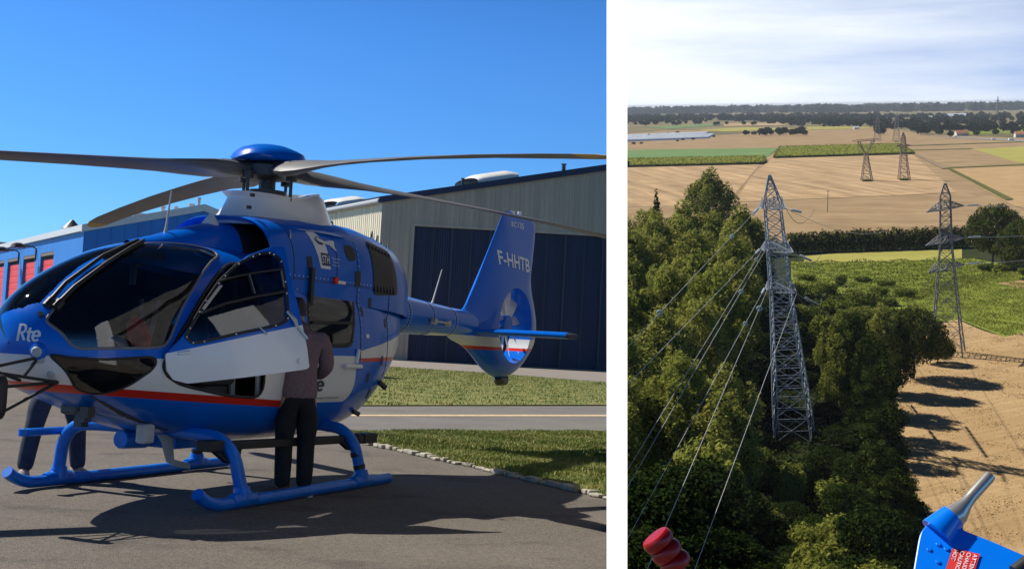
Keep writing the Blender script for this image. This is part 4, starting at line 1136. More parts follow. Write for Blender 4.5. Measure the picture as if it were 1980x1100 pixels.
door = poly_ring('cockpit_door', DO, DW, .035, [M['blue'], M['white']], heli, split=(1.265, .255)); door.data.polygons.foreach_set('use_smooth', [True] * len(door.data.polygons)); door.data.set_sharp_from_angle(angle=R(38))
fr = fillet([(.11, 1.395), (.195, 1.322), (.55, 1.42), (1.045, 1.55), (1.04, 1.855), (1.022, 2.118), (.926, 2.185), (.793, 2.158), (.606, 2.058), (.43, 1.895), (.276, 1.68)], .25, 4)
fr = [(.60 + (p[0] - .60) * .955, 1.76 + (p[1] - 1.76) * .96) for p in fr]
poly_ring('window_frame', fr, DW, .01, M['black'], door, off0=.036)
pw_ = poly_ring('window', DW, None, .006, M['dglass'], door, off0=.015); pw_.data.polygons.foreach_set('use_smooth', [True] * len(pw_.data.polygons)); pw_.data.set_sharp_from_angle(angle=R(38))
mb = MB()
mb.tube([door_pt(.27, 1.60, .045), door_pt(.47, 1.69, .045), door_pt(.75, 1.77, .045), door_pt(1.01, 1.83, .045)], .014, 6)
mb.tube([door_pt(.42, 1.87, .045), door_pt(.60, 1.93, .045), door_pt(.80, 1.98, .045), door_pt(1.0, 2.02, .045)], .011, 6)
mb.tube([door_pt(.72, 1.79, .045), door_pt(.685, 1.95, .045)], .012, 6)
mb.build('sliding_pane_frame', M['black'], door, smooth=True)
mb = MB(); mb.tube([door_pt(.73, 1.79, .055), door_pt(.695, 1.95, .055)], .006, 6); mb.tube([door_pt(.29, 1.63, .05), door_pt(.45, 1.84, .05)], .013, 6); mb.tube([door_pt(.985, 1.86, .05), door_pt(.975, 2.0, .05)], .008, 6); mb.tube([door_pt(.75, 1.52, .05), door_pt(.82, 1.46, .05)], .008, 6); build_split(mb, 'window_trim', M['steel'], door, smooth=True)
mb = MB()
nfr = [((a[0] + b[0]) / 2, (a[1] + b[1]) / 2) for a, b in zip(fr, DW)]
for p in nfr[::3]: mb.tube([door_pt(*p, .046), door_pt(*p, .053)], .0065, 6)
build_split(mb, 'window_screw', M['steel'], door)
mb = MB(); mb.tube([door_pt(1.0, 1.66, .05), door_pt(1.06, 1.585, .065), door_pt(1.075, 1.54, .06)], [.016, .022, .016], 8); mb.tube([door_pt(1.09, 1.53, .05), door_pt(1.17, 1.44, .05)], .012, 6); mb.build('door_handle', M['steel'], door, smooth=True)
mb = MB(); mb.tube([door_pt(1.11, 1.255, .04), door_pt(1.11, 1.255, .06)], .022, 10); mb.tube([door_pt(.1, 1.27, .04), door_pt(.19, 1.285, .05)], .015, 6); build_split(mb, 'door_latch', M['white'], door, smooth=True)

# ---- wipers, lights, mirror bracket on the nose
for pts, name in (([(.13, .80), (.31, .862), (.73, .917), (1.21, .965)], 0), ([(.16, .765), (.33, .82), (.68, .872), (1.0, .915), (1.25, .955)], 1)):
    mb = MB(); mb.tube(on_hull(pts, .035), [.02, .018, .016, .012, .010][:len(pts)], 8); mb.tube(on_hull(pts[:1] * 1 + [(pts[0][0] + .05, pts[0][1] + .02)], .02), .035, 8)
    ex = [pts[-2], pts[-1]]; mb.tube(on_hull([((ex[0][0] + ex[1][0]) / 2 - .25, (ex[0][1] + ex[1][1]) / 2 - .035), ex[1]], .02), .014, 6)
    mb.build('wiper', M['black'], heli, smooth=True)
mb = MB(); q, nq = hull(.09, .765), hn(.09, .765); mb.tube([q, q + nq * .04], .02, 10); mb.build('air_inlet', M['dgrey'], heli, smooth=True)
q, nq = hull(.052, .45), hn(.052, .45); mb = MB(); mb.tube([q - nq * .02, q + nq * .02, q + nq * .035], [.07, .06, .04], 16); lamp = mb.build('nose_light', M['blue'], heli, smooth=True)
mb = MB(); mb.tube([q + nq * .034, q + nq * .045], [.042, .03], 14); mb.build('lamp_glass', M['lgrey'], lamp, smooth=True)
for z, x in ((.36, .07), (.26, .15)):
    q, nq = hull(x, z), hn(x, z); mb = MB(); mb.tube([q - nq * .01, q + nq * .02], [.035, .025], 12); mb.build('landing_light', M['lgrey'], heli, smooth=True)
mb = MB()
mc = np.array([-.375, -.225, .915])
P1_ = hull(.06, .38); P2_ = hull(.22, .22)
for a, b in (((P1_), (-.355, -.185, 1.11)), ((-.355, -.185, 1.11), (.02, -.12, 1.02)), (P1_, (-.02, -.2, 1.06)), (P2_, (-.375, -.245, .75)), (P2_, (-.335, -.2, .97)), (P2_, (-.39, -.24, 1.09))):
    mb.tube([np.array(a), np.array(b)], .0125, 8)
mb.build('mirror_bracket', M['black'], heli, smooth=True)
mb = MB(); rg = []
for dx, c in ((-.05, .8), (-.02, 1), (.03, 1), (.05, .9)):
    rg.append([tuple(mc + np.array([dx * .6, -.05, 0]) + np.array([.35 * dx, .10 * c * math.copysign(abs(math.cos(a)) ** .4, math.cos(a)), .16 * c * math.copysign(abs(math.sin(a)) ** .4, math.sin(a))])) for a in np.linspace(0, 2 * PI, 25)[:-1]])
mb.loft(rg); mb.build('mirror', M['black'], heli, smooth=True)

# ---- landing gear
def bent(pts, k=6): return [tuple(p) for p in np.array([q for q in smooth_open(pts, k)])]
def smooth_open(P_, k=6):
    P_ = [np.array(p, float) for p in P_]; P_ = [2 * P_[0] - P_[1]] + P_ + [2 * P_[-1] - P_[-2]]; o = []
    for i in range(1, len(P_) - 2):
        p0, p1, p2, p3 = P_[i - 1:i + 3]
        for j in range(k):
            t = j / k; o.append(.5 * ((2 * p1) + (p2 - p0) * t + (2 * p0 - 5 * p1 + 4 * p2 - p3) * t * t + (3 * p1 - p0 - 3 * p2 + p3) * t ** 3))
    return o + [P_[-2]]
X1, X2 = 1.66, 3.62
M['skidblue'] = mat('skid_paint', (.0, .15, .62), .38, coat=.25, spec=.25, var=.15, scale=5)
for s in (1, -1):
    mb = MB(); mb.tube(smooth_open([(1.06, -s, .17), (1.14, -s, .12), (1.28, -s, .072), (1.5, -s, .058), (2.6, -s, .058), (3.6, -s, .058), (4.18, -s, .058)]), .052, 14)
    sk = mb.build('landing_skid', M['skidblue'], heli, smooth=True)
    for x in (X1, X2):
        mb = MB(); mb.tube([(x - .16, -s, .07), (x - .12, -s, .072), (x + .12, -s, .072), (x + .16, -s, .07)], [.054, .066, .066, .054], 14); mb.tube([(x, -s, .08), (x, -s * .99, .18)], [.085, .066], 14); mb.build('skid_saddle', M['skidblue'], sk, smooth=True)
    mb = MB(); mb.tube([(1.75, -s, .006), (3.4, -s, .006)], .008, 6); mb.build('wear_shoe', M['dgrey'], sk)
for x in (X1, X2):
    dz = -.02 if x == X1 else -.05
    mb = MB(); pts = [(x, 1.0, .10), (x - .02, .97, .25), (x - .04, .92, .42), (x - .05, .80, .545), (x - .05, .6, .585), (x - .05, 0, .595)]
    full = smooth_open(pts + [(p[0], -p[1], p[2]) for p in pts[-2::-1]])
    mb.tube(full, .056, 14)
    ct = mb.build('cross_tube', M['skidblue'], heli, smooth=True)
    mb = MB()
    for s in (1, -1):
        for f0, f1 in (((.985, .19), (.975, .23)), ((.953, .31), (.94, .355))):
            t0 = (f0[1] - .25) / .17
            mb.tube([(x - .02 - .02 * t0, -s * f0[0], f0[1]), (x - .02 - .02 * (f1[1] - .25) / .17, -s * f1[0], f1[1])], .0595, 14)
    if x == X2: build_split(mb, 'rubber_band', M['black'], ct, smooth=True)
for s in (1,):
    mb = MB(); rg = []; yb = -s * .80
    for x, z in ((1.38, .515), (1.48, .513), (4.0, .458), (4.1, .456)):
        rg.append([(x, yb + dy, z + dz) for dy, dz in ((-.06, -.035), (.05, -.035), (.06, -.02), (.06, .025), (.05, .035), (-.06, .035))])
    mb.loft(rg); mb.box((1.36, yb - .07, .47), (1.55, yb + .07, .56)); mb.box((3.88, yb - .07, .412), (4.13, yb + .07, .51)); mb.box((3.76, yb - .066, .415), (3.82, yb + .066, .51))
    for x in (X1, X2): mb.prism([(x - .24, yb - .03, .5), (x + .20, yb - .03, .49), (x + .05, yb - .12, .37), (x - .10, yb - .12, .37)], (0, .06, 0))
    mb.build('foot_step', M['black'], heli, bevel=.01)
for s in (-1,):
    mb = MB(); mb.tube([(1.2, -s * .98, .5), (1.66, -s * .98, .5)], .035, 10); mb.tube([(1.2, -s * .98, .53), (1.2, -s * .98, .47)], .05, 10); mb.build('front_step', M['skidblue'], heli, smooth=True)
# belly: antennas, sensor boxes, hook
mb = MB(); mb.loft([[(x + dx, -.25 + dy, z) for dx, dy in ((-.07 * c, 0), (0, .018), (.07 * c, 0), (0, -.018))] for x, z, c in ((1.55, .56, 1.5), (1.58, .5, 1.1), (1.64, .33, .8), (1.70, .30, .7))]); mb.loft([[(x, -.25 + dy, z + dz) for dy, dz in ((-.012, -.025), (.012, -.025), (.012, .025), (-.012, .025))] for x, z in ((1.66, .32), (1.9, .27))]); mb.build('blade_antenna', M['lgrey'], heli, smooth=True)
mb = MB(); mb.box((1.05, -.45, .52), (1.18, -.35, .68)); mb.build('belly_fairing', M['lgrey'], heli, bevel=.02)
mb = MB(); mb.box((1.75, -.2, .42), (2.3, .3, .58)); mb.tube([(1.4, .1, .50), (1.72, .1, .49)], .08, 12); mb.tube([(2.3, -.1, .47), (2.55, -.1, .47)], .06, 12); build_split(mb, 'belly_pod', M['skidblue'], heli, bevel=.01)
mb = MB()
for k in range(5): mb.tube([hull(.5 + .12 * k, .2 - .02 * k), hull(.95 + .12 * k, .12)], .012, 6)
for k in range(3): mb.box((.55 + .1 * k, -.3 + .12 * k, .74 - .05 * k), (.63 + .1 * k, -.22 + .12 * k, .82 - .05 * k))
build_split(mb, 'belly_equipment', M['dgrey'], heli)
mb = MB(); mb.tube([cast_side(4.5, 1.02), cast_side(4.5, 1.02) + np.array([.06, -.05, -.06])], .03, 8); mb.tube([cast_side(4.05, .72), cast_side(4.05, .72) + np.array([.05, -.05, -.03])], .025, 8); build_split(mb, 'rear_latch', M['dgrey'], heli, smooth=True)
# ================================================================ the valley (right of the white divider): a broad plain tilting gently up to its horizon
H0 = 60.0                                     # the eye stands 60 m above the plain
dl, dr_ = ray(1213, 206), ray(1980, 195)
nrm = np.cross(dl, dr_); nrm /= np.linalg.norm(nrm)
if nrm[2] < 0: nrm = -nrm
fwd_ = W2C.T @ np.array([0, 0, 1.]); va = fwd_ - nrm * (fwd_ @ nrm); va /= np.linalg.norm(va)
ua = np.cross(va, nrm)
OL = CAM - nrm * H0
def L(u, v, w=0.0): return OL + ua * u + va * v + nrm * w
def G(px, py, w=0.0):                          # plain coordinates (u, v) of a measured spot at height w
    d = ray(px, py); t = (w - H0) / (d @ nrm); p = CAM + t * d - OL
    return np.array([p @ ua, p @ va])
RL = Matrix(((ua[0], va[0], nrm[0]), (ua[1], va[1], nrm[1]), (ua[2], va[2], nrm[2]))).to_4x4()
def frame(u, v, rot=0, w=0, scale=1, tilt=(0, 0)):
    M_ = Matrix.Translation(L(u, v, w)) @ RL @ Matrix.Rotation(tilt[0], 4, 'Y') @ Matrix.Rotation(tilt[1], 4, 'X') @ Matrix.Rotation(rot, 4, 'Z')
    return M_ @ Matrix.Diagonal((*((scale,) * 3 if np.isscalar(scale) else scale), 1))
def Dof(py, px=1500): return G(px, py)[1]

def fieldmat(name, c1, c2, scale, bump=.4, stripes=None, rough=.95):
    m = mat(name, c1, rough, col2=c2, scale=scale, detail=10, bump=bump * .25, bscale=scale * 9, spec=.1)
    return m
M['plain'] = fieldmat('valley_floor', (.016, .024, .008), (.04, .05, .014), .15)
M['stub'] = fieldmat('stubble', (.34, .225, .115), (.46, .32, .18), .05)
M['stub2'] = fieldmat('stubble_brown', (.26, .175, .09), (.36, .25, .135), .03)
M['stub3'] = fieldmat('stubble_orange', (.36, .235, .11), (.44, .30, .15), .05)
M['beet'] = fieldmat('beet_field', (.12, .20, .07), (.16, .25, .09), .02)
M['ygreen'] = fieldmat('yellow_green_field', (.30, .27, .06), (.36, .34, .09), .02)
M['meadow'] = fieldmat('meadow', (.14, .19, .02), (.26, .29, .05), .12)
M['roadg'] = fieldmat('valley_road', (.22, .21, .2), (.28, .27, .25), .1)
M['track'] = fieldmat('earth_track', (.22, .16, .10), (.30, .21, .13), .1)
M['ditch'] = fieldmat('ditch_grass', (.06, .08, .02), (.14, .14, .04), .2)
def add_rows(m, ang, period, amt, seedscale=.02):
    """drilled rows and tramlines: a real pattern of the field's own surface"""
    t = m.node_tree; b = t.nodes['Principled BSDF']; src = b.inputs['Base Color'].links[0].from_socket
    c = N(t, 'ShaderNodeTexCoord'); mp_ = N(t, 'ShaderNodeMapping'); mp_.inputs['Rotation'].default_value = (0, 0, ang)
    t.links.new(c.outputs['Object'], mp_.inputs['Vector'])
    mp2 = N(t, 'ShaderNodeMapping'); mp2.inputs['Scale'].default_value = (1 / period, .0035 / 1, 1); t.links.new(mp_.outputs[0], mp2.inputs['Vector'])
    nz_ = N(t, 'ShaderNodeTexNoise'); nz_.inputs['Scale'].default_value = 1.0; nz_.inputs['Detail'].default_value = 4; nz_.inputs['Roughness'].default_value = .7; t.links.new(mp2.outputs[0], nz_.inputs['Vector'])
    rp_ = N(t, 'ShaderNodeMapRange'); rp_.inputs['From Min'].default_value = .32; rp_.inputs['From Max'].default_value = .68; rp_.inputs['To Min'].default_value = 1 - amt; rp_.inputs['To Max'].default_value = 1 + amt
    t.links.new(nz_.outputs[0], rp_.inputs['Value'])
    mx_ = N(t, 'ShaderNodeMixRGB', blend_type='MULTIPLY'); mx_.inputs['Fac'].default_value = 1; t.links.new(src, mx_.inputs['Color1']); t.links.new(rp_.outputs[0], mx_.inputs['Color2']); t.links.new(mx_.outputs[0], b.inputs['Base Color'])
add_rows(M['stub'], R(-4), 11, .34); add_rows(M['stub2'], R(88), 8, .22); add_rows(M['stub3'], R(62), 1.6, .16)

def psheet(name, pts_px, w, m, kind='structure', local=None):
    """sheet on the plain; the object's own axes follow the plain"""
    uv = [G(*p) for p in pts_px] if local is None else local
    c = np.mean(uv, 0)
    mb = MB(); mb.add([(p[0] - c[0], p[1] - c[1], 0) for p in uv], [tuple(range(len(uv)))])
    o = mb.build(name, m, fix=False)
    if o.data.polygons[0].normal.z < 0: o.data.flip_normals()
    o.matrix_world = frame(c[0], c[1], w=w)
    return tag(o, kind=kind)
far = 30000.0
gl = [G(1193, y) for y in (1500, 1100, 800, 600, 450, 350, 290, 250, 225)]
kf = (G(1193, 215) - G(1193, 225)); kf /= np.linalg.norm(kf)
base = [tuple(p) for p in gl] + [tuple(gl[-1] + kf * (far - gl[-1][1]))] + [(far * .75, far), (900, 300), (300, 40), (-10, 40)]
psheet('terrain', None, 0, M['plain'], local=[np.array(p) for p in base])
farfield = [(1193, 262), (1193, 222), (2100, 207), (2100, 282), (1560, 275)]
M['farland'] = fieldmat('far_farmland', (.10, .10, .045), (.26, .20, .10), .004)
psheet('far_farmland', [(1193, 258), (1193, 212), (2200, 200), (2200, 290), (1500, 285)], .25, M['farland'])
psheet('stubble_field', [(1193, 259), (1193, 470), (2100, 470), (2100, 262)], .15, M['stub2'])
psheet('stubble_field', [(1193, 283), (1193, 297), (1500, 292), (1760, 284), (1990, 278), (1990, 268), (1800, 262), (1700, 247), (1580, 248), (1400, 262)], .5, M['stub2'])
psheet('stubble_field', [(1193, 318), (1193, 400), (1400, 402), (1470, 318), (1500, 300)], .35, M['stub'])
psheet('stubble_field', [(1500, 300), (1455, 340), (1420, 392), (1850, 374), (1762, 297)], .4, M['stub'])
psheet('stubble_field', [(1193, 396), (1420, 388), (1850, 370), (2050, 420), (2050, 470), (1193, 470)], .2, M['stub2'])
psheet('stubble_field', [(1765, 296), (1755, 284), (1990, 276), (2050, 320), (1832, 327)], .6, M['stub2'])
psheet('stubble_field', [(1832, 327), (2050, 318), (2050, 420), (1960, 400), (1890, 362)], .55, M['stub3'])
psheet('yellow_field', [(1882, 290), (1990, 284), (2050, 300), (2050, 330), (1960, 314), (1915, 300)], .75, M['ygreen'])
psheet('beet_field', [(1193, 312), (1193, 291), (1504, 287), (1484, 306)], .6, M['beet'])
psheet('earth_track', [(1765, 299), (1775, 299), (1836, 326), (1822, 328)], .8, M['track'])
for pts in ([(1828, 326), (1836, 326), (1960, 388), (1945, 390)], [(1758, 282.4), (1990, 274.8), (1990, 276), (1758, 283.6)], [(1765, 291.2), (1880, 288.4), (1880, 289.6), (1765, 292.6)], [(1836, 325.6), (1990, 318.5), (1990, 320.5), (1836, 327.4)]):
    psheet('ditch', pts, .95, M['ditch'])
psheet('valley_road', [(1780, 262), (1850, 268), (1990, 276), (1990, 272.5), (1850, 266)], .9, M['roadg'])
for pts, m in (([(1240, 247), (1390, 240), (1395, 243), (1300, 250)], 'beet'), ([(1350, 252), (1440, 247), (1560, 250), (1400, 256)], 'ygreen'), ([(1400, 240), (1520, 238), (1520, 243), (1400, 245)], 'stub'), ([(1560, 246), (1665, 246), (1690, 249), (1560, 252)], 'ygreen'), ([(1193, 262), (1280, 254), (1420, 252), (1193, 270)], 'stub2'), ([(1850, 250), (1990, 248), (1990, 258), (1850, 262)], 'meadow')):
    psheet('far_field', pts, 1.1, M[m])
psheet('meadow', [(1730, 560), (1850, 530), (1990, 520), (1990, 655), (1945, 652), (1900, 636), (1850, 616), (1800, 640), (1740, 640)], .08, M['meadow'])
psheet('meadow', [(1555, 496), (1640, 488), (1860, 482), (1860, 500), (1700, 506), (1555, 508)], .1, M['ygreen'])
psheet('meadow', [(1530, 506), (1700, 504), (1880, 500), (1990, 520), (1740, 600), (1640, 640), (1530, 600)], .05, M['meadow'])
psheet('stubble_field', [(1790, 650), (1812, 628), (1850, 618), (1900, 640), (1945, 652), (2060, 620), (2200, 1200), (1850, 1200), (1800, 1010), (1762, 940), (1738, 860), (1730, 780), (1745, 705)], .12, M['stub3'])  # curved left edge follows a brown window reflection, painted in as field
psheet('bare_patch', [(1930, 548), (1990, 540), (1990, 562), (1960, 556)], .14, M['stub3'])

# ---------------------------------------------------------------- foliage
def leafmat(name, c, c2, tr=.25):
    m = bpy.data.materials.new(name); m.use_nodes = True; t = m.node_tree; t.nodes.clear()
    o = N(t, 'ShaderNodeOutputMaterial'); df = N(t, 'ShaderNodeBsdfDiffuse'); tl_ = N(t, 'ShaderNodeBsdfTranslucent'); ms = N(t, 'ShaderNodeMixShader'); ms.inputs[0].default_value = tr
    oi = N(t, 'ShaderNodeObjectInfo'); tc_ = N(t, 'ShaderNodeTexCoord'); nz_ = N(t, 'ShaderNodeTexNoise'); nz_.inputs['Scale'].default_value = .35; nz_.inputs['Detail'].default_value = 5
    t.links.new(tc_.outputs['Object'], nz_.inputs['Vector'])
    ad_ = N(t, 'ShaderNodeMath', operation='ADD'); t.links.new(nz_.outputs[0], ad_.inputs[0])
    mr_ = N(t, 'ShaderNodeMapRange'); mr_.inputs['To Min'].default_value = -.3; mr_.inputs['To Max'].default_value = .3; t.links.new(oi.outputs['Random'], mr_.inputs['Value']); t.links.new(mr_.outputs[0], ad_.inputs[1])
    mx_ = N(t, 'ShaderNodeMixRGB'); mx_.inputs[1].default_value = (*c, 1); mx_.inputs[2].default_value = (*c2, 1); t.links.new(ad_.outputs[0], mx_.inputs[0])
    for q in (df, tl_): t.links.new(mx_.outputs[0], q.inputs['Color'])
    t.links.new(df.outputs[0], ms.inputs[1]); t.links.new(tl_.outputs[0], ms.inputs[2]); t.links.new(ms.outputs[0], o.inputs[0])
    return m
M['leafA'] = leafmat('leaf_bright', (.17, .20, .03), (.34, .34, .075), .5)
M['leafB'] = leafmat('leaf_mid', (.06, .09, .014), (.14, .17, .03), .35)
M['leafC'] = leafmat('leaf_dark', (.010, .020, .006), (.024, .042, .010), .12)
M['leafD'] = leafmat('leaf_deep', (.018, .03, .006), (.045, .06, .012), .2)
M['leafO'] = leafmat('leaf_olive', (.06, .065, .018), (.12, .115, .035))
M['leafY'] = leafmat('leaf_yellow_green', (.22, .24, .04), (.42, .39, .10), .5)
M['leafF'] = leafmat('leaf_far', (.022, .034, .016), (.045, .06, .025), .1)
M['bark'] = mat('bark', (.07, .055, .04), .9, var=.3, scale=3, bump=.5)
def leaf_cloud(mb, lobes, n, size, mats, hollow=.45, drop=.0):
    """n leaf-sized faces spread through the outer part of the lobes (centre, radii)"""
    vol = np.array([l[1][0] * l[1][1] * l[1][2] for l in lobes]) ** .67; vol /= vol.sum()
    idx = rng.choice(len(lobes), n, p=vol)
    d = rng.normal(size=(n, 3)); d /= np.linalg.norm(d, axis=1)[:, None]
    r = hollow + (1 - hollow) * rng.random(n) ** .6
    r *= 1 + .10 * np.sin(d[:, 0] * 7 + idx) * np.cos(d[:, 2] * 6 + d[:, 1] * 5)
    C_ = np.array([l[0] for l in lobes])[idx]; Rd = np.array([l[1] for l in lobes])[idx]
    P_ = C_ + d * Rd * r[:, None]
    a = rng.normal(size=(n, 3)) * .62 + d * 1.0 + np.array([0, 0, .25]); a /= np.linalg.norm(a, axis=1)[:, None]
    b = np.cross(a, rng.normal(size=(n, 3))); b /= np.linalg.norm(b, axis=1)[:, None]
    c = np.cross(a, b)
    s = size * (.4 + 1.5 * rng.random(n) ** 2)[:, None]
    V = np.stack([P_ - b * s * .6, P_ + c * s * .34 - b * s * .05, P_ + b * s * .6, P_ - c * s * .34 + b * s * .05], 1).reshape(-1, 3)
    n0 = len(mb.v); mb.v += [tuple(p) for p in V.tolist()]
    mb.f += [(n0 + 4 * i, n0 + 4 * i + 1, n0 + 4 * i + 2, n0 + 4 * i + 3) for i in range(n)]
    mm = rng.choice(len(mats), n, p=mats) if not isinstance(mats, int) else np.full(n, mats)
    # leaves of one clump keep together in tone
    cl_ = (np.sin(P_[:, 0] * .9 + idx * 1.7) + np.sin(P_[:, 1] * 1.1 + idx) + np.sin(P_[:, 2] * 1.3)) > .9
    if not isinstance(mats, int): mm = np.where(cl_ & (rng.random(n) < .6), 0, mm)
    mb.m += [int(k) for k in mm]
def tree_proto(name, label, cat, group, H, Rr, n, size, style, mats, probs):
    root = empty(name, (0, 0, 0), 0, label, cat, group)
    mb = MB(); mb.tube([(0, 0, -.5), (0, 0, H * .3), (.02 * H, .01 * H, H * .6), (.0, .02 * H, H * .85)], [H * .018 + .05, H * .014 + .04, H * .009 + .03, .03], 8)
    for k in range(7):
        a = k * 2.4; z = H * (.25 + .07 * k); q = Rr * (.75 - .05 * k)
        mb.tube([(.01 * H, 0, z), (q * .5 * math.cos(a), q * .5 * math.sin(a), z + H * .07), (q * math.cos(a), q * math.sin(a), z + H * .16)], [H * .007 + .02, H * .005 + .015, .02], 5)
    mb.build('trunk', M['bark'], root, smooth=True, fix=False)
    lobes = []
    if style == 'tall':
        for k in range(64):
            t = k / 63; z = H * (.14 + .74 * t); env = Rr * math.sqrt(max(.05, 1 - (max(0, t - .45) / .62) ** 2)); a = k * 2.4 + random.uniform(-.5, .5)
            o = env * random.uniform(.35, .86) * (1 if k < 60 else .3); q = Rr * random.uniform(.15, .31)
            lobes.append(((o * math.cos(a), o * math.sin(a), z + random.uniform(-.04, .06) * H), (q, q, q * random.uniform(.8, 1.6))))
    elif style == 'round':
        for k in range(46):
            t = (k + .5) / 46; ph = math.acos(1 - 1.75 * t); a = k * 2.4
            q = Rr * random.uniform(.18, .36); o = Rr * random.uniform(.58, .84)
            lobes.append(((o * math.sin(ph) * math.cos(a), o * math.sin(ph) * math.sin(a), H * .55 + H * random.uniform(.28, .36) * math.cos(ph)), (q, q, q * random.uniform(.6, 1.0))))
    elif style == 'cone':
        for k in range(9): z = H * (.08 + .88 * k / 9); q = Rr * (1.05 - k / 9); lobes.append(((0, 0, z), (q, q, H * .11)))
    elif style == 'bush':
        for k in range(9):
            a = k * 2.4; q = Rr * random.uniform(.3, .55); o = Rr * .55 * math.sqrt(k / 9); lobes.append(((o * math.cos(a), o * math.sin(a), H * random.uniform(.3, .7)), (q, q, H * .33)))
    mb = MB(); leaf_cloud(mb, lobes, n, size, probs)
    mb.build('crown', mats, root, fix=False)
    return root
def plant(proto, u, v, scale=1, rot=None, first=[None], label=None, group=None, tilt=(0, 0), w=-.1):
    if proto.get('_used'): o = copy_tree(proto)
    else: o = proto; o['_used'] = 1
    if '_used' in o and o is not proto: del o['_used']
    o.matrix_world = frame(u, v, random.uniform(0, 6.28) if rot is None else rot, w, scale, tilt)
    if label: o['label'] = label
    if group: o['group'] = group
    return o
gw = 'trees of the dense wood left of the pylons'
ABC = [M['leafA'], M['leafB'], M['leafC']]
pT = tree_proto('tree', 'tall leafy tree in the dense green wood left of the pylons', 'tree', gw, 28, 8.6, 22000, .50, 'tall', [M['leafY'], M['leafA'], M['leafB']], [.45, .4, .15])
pT2 = tree_proto('tree', 'tall leafy tree in the dense green wood left of the pylons', 'tree', gw, 26, 9.0, 22000, .50, 'tall', [M['leafY'], M['leafA'], M['leafC']], [.3, .5, .2])
pR = tree_proto('tree', 'low round dark tree in the shaded thicket below the pylons', 'tree', 'dark round trees of the shaded thicket', 14, 6.5, 17000, .34, 'round', [M['leafD'], M['leafC'], M['leafC']], [.2, .4, .4])  # leaves darkened in colour to stand in for the thicket's shade
pS = tree_proto('tree', 'dark shaded upright tree at the field edge right of the main pylon', 'tree', 'dark upright trees along the field edge', 26, 9.0, 20000, .45, 'tall', [M['leafB'], M['leafD'], M['leafC']], [.05, .35, .60])  # dark leaf mix carries the shade along the field edge
pO = tree_proto('tree', 'broad olive green tree standing by itself right of the hedge', 'tree', None, 20, 11, 20000, .5, 'round', [M['leafO'], M['leafB'], M['leafC']], [.45, .3, .25])
pC = tree_proto('conifer', 'small dark pointed conifer sticking out of the left wood', 'tree', None, 14, 3.2, 3000, .5, 'cone', [M['leafC'], M['leafC'], M['leafC']], [.3, .3, .4])
pB = tree_proto('bush', 'leafy bush in the undergrowth around the pylon feet', 'bush', 'bushes of the undergrowth', 4, 3.2, 4500, .30, 'bush', ABC, [.35, .4, .25])
def under_top(px, py, H): u, v = G(px, py, H); return u, v
# the big domed tree, the conifer, then rows of the wood from back to front
pC.matrix_world = frame(*under_top(1269, 360, 31), 0, 0, (1.5, 1.5, 31 / 14))
rows = [(365, 30, 1186, 1436, 62), (330, 29, 1190, 1456, 66), (300, 28, 1200, 1452, 70), (268, 27, 1186, 1446, 74), (240, 26, 1200, 1440, 80), (215, 24, 1188, 1436, 88), (192, 22, 1200, 1430, 92), (172, 20, 1190, 1420, 96)]
for ri, (D_, Hh, xa, xb, stp) in enumerate(rows):
    x = xa + random.uniform(0, stp * .4)
    while x < xb:
        h_ = Hh * random.uniform(.88, 1.08); py = 203 + (H0 - h_) * F / D_
        u, v = under_top(x, py, h_)
        plant(pT if random.random() < .55 else pT2, u, v + random.uniform(-8, 8), (h_ / 27 * random.uniform(.85, 1.1),) * 2 + (h_ / 27,), label='tall leafy tree in the dense green wood left of the pylons', group=gw)
        x += stp * random.uniform(.85, 1.15)
pT['label'] = pT2['label'] = 'tall leafy tree in the dense green wood left of the pylons'
u, v = under_top(1372, 328, 34)
big = plant(pT2, u, v, (1.3, 1.3, 34 / 26)); big['label'] = 'largest domed tree rising highest behind the left wood'
if 'group' in big: del big['group']
# front thicket, low trees with shade put into dark leaf colours
for px, py, h_, s in ((1240, 905, 16, 1), (1330, 880, 15, 1), (1410, 935, 12, .9), (1225, 1010, 14, 1), (1320, 1000, 12, 1.0), (1400, 1020, 10, .9), (1470, 980, 8, .8), (1530, 965, 6, .8), (1590, 990, 7, .9), (1250, 1085, 11, 1), (1370, 1090, 9, 1), (1450, 1075, 8, .9), (1540, 1055, 7, .9), (1620, 1060, 8, 1), (1705, 968, 13, .8), (1690, 1060, 9, 1), (1640, 930, 7, .8),
                       (1480, 640, 6, .7), (1465, 720, 7, .8), (1560, 715, 4, .8), (1600, 775, 4, .9), (1640, 720, 7, .8), (1630, 815, 5, .9), (1672, 815, 6, .8), (1600, 860, 6, .8), (1670, 870, 8, .9), (1500, 560, 9, .7), (1550, 640, 6, .7), (1445, 560, 12, .7), (1465, 500, 14, .7)):
    u, v = under_top(px, py, h_); plant(pR, u, v, (s * h_ / 14 * 1.15 + .2, s * h_ / 14 * 1.15 + .2, h_ / 14), label='low round dark tree in the shaded thicket below the pylons', group='dark round trees of the shaded thicket')
for px, py, h_ in ((1622, 612, 19), (1655, 600, 20), (1706, 590, 19), (1735, 606, 17), (1680, 640, 17), (1702, 690, 15), (1680, 745, 11), (1712, 775, 11), (1700, 850, 11), (1728, 905, 8)):
    u, v = under_top(px, py, h_)
    if py > 630 or px in (1655, 1735): plant(pS, u, v, (.5, .5, h_ / 26), label='dark shaded upright tree at the field edge right of the main pylon', group='dark upright trees along the field edge')
    else: plant(pT2, u, v, (.5, .5, h_ / 26), label='slim upright tree in the clump between the two pylons', group='slim trees between the pylons')
u, v = under_top(1772, 585, 17); plant(pO, u, v, (.62, .62, .85), label='olive tinted bushy tree at the left foot of the right pylon')
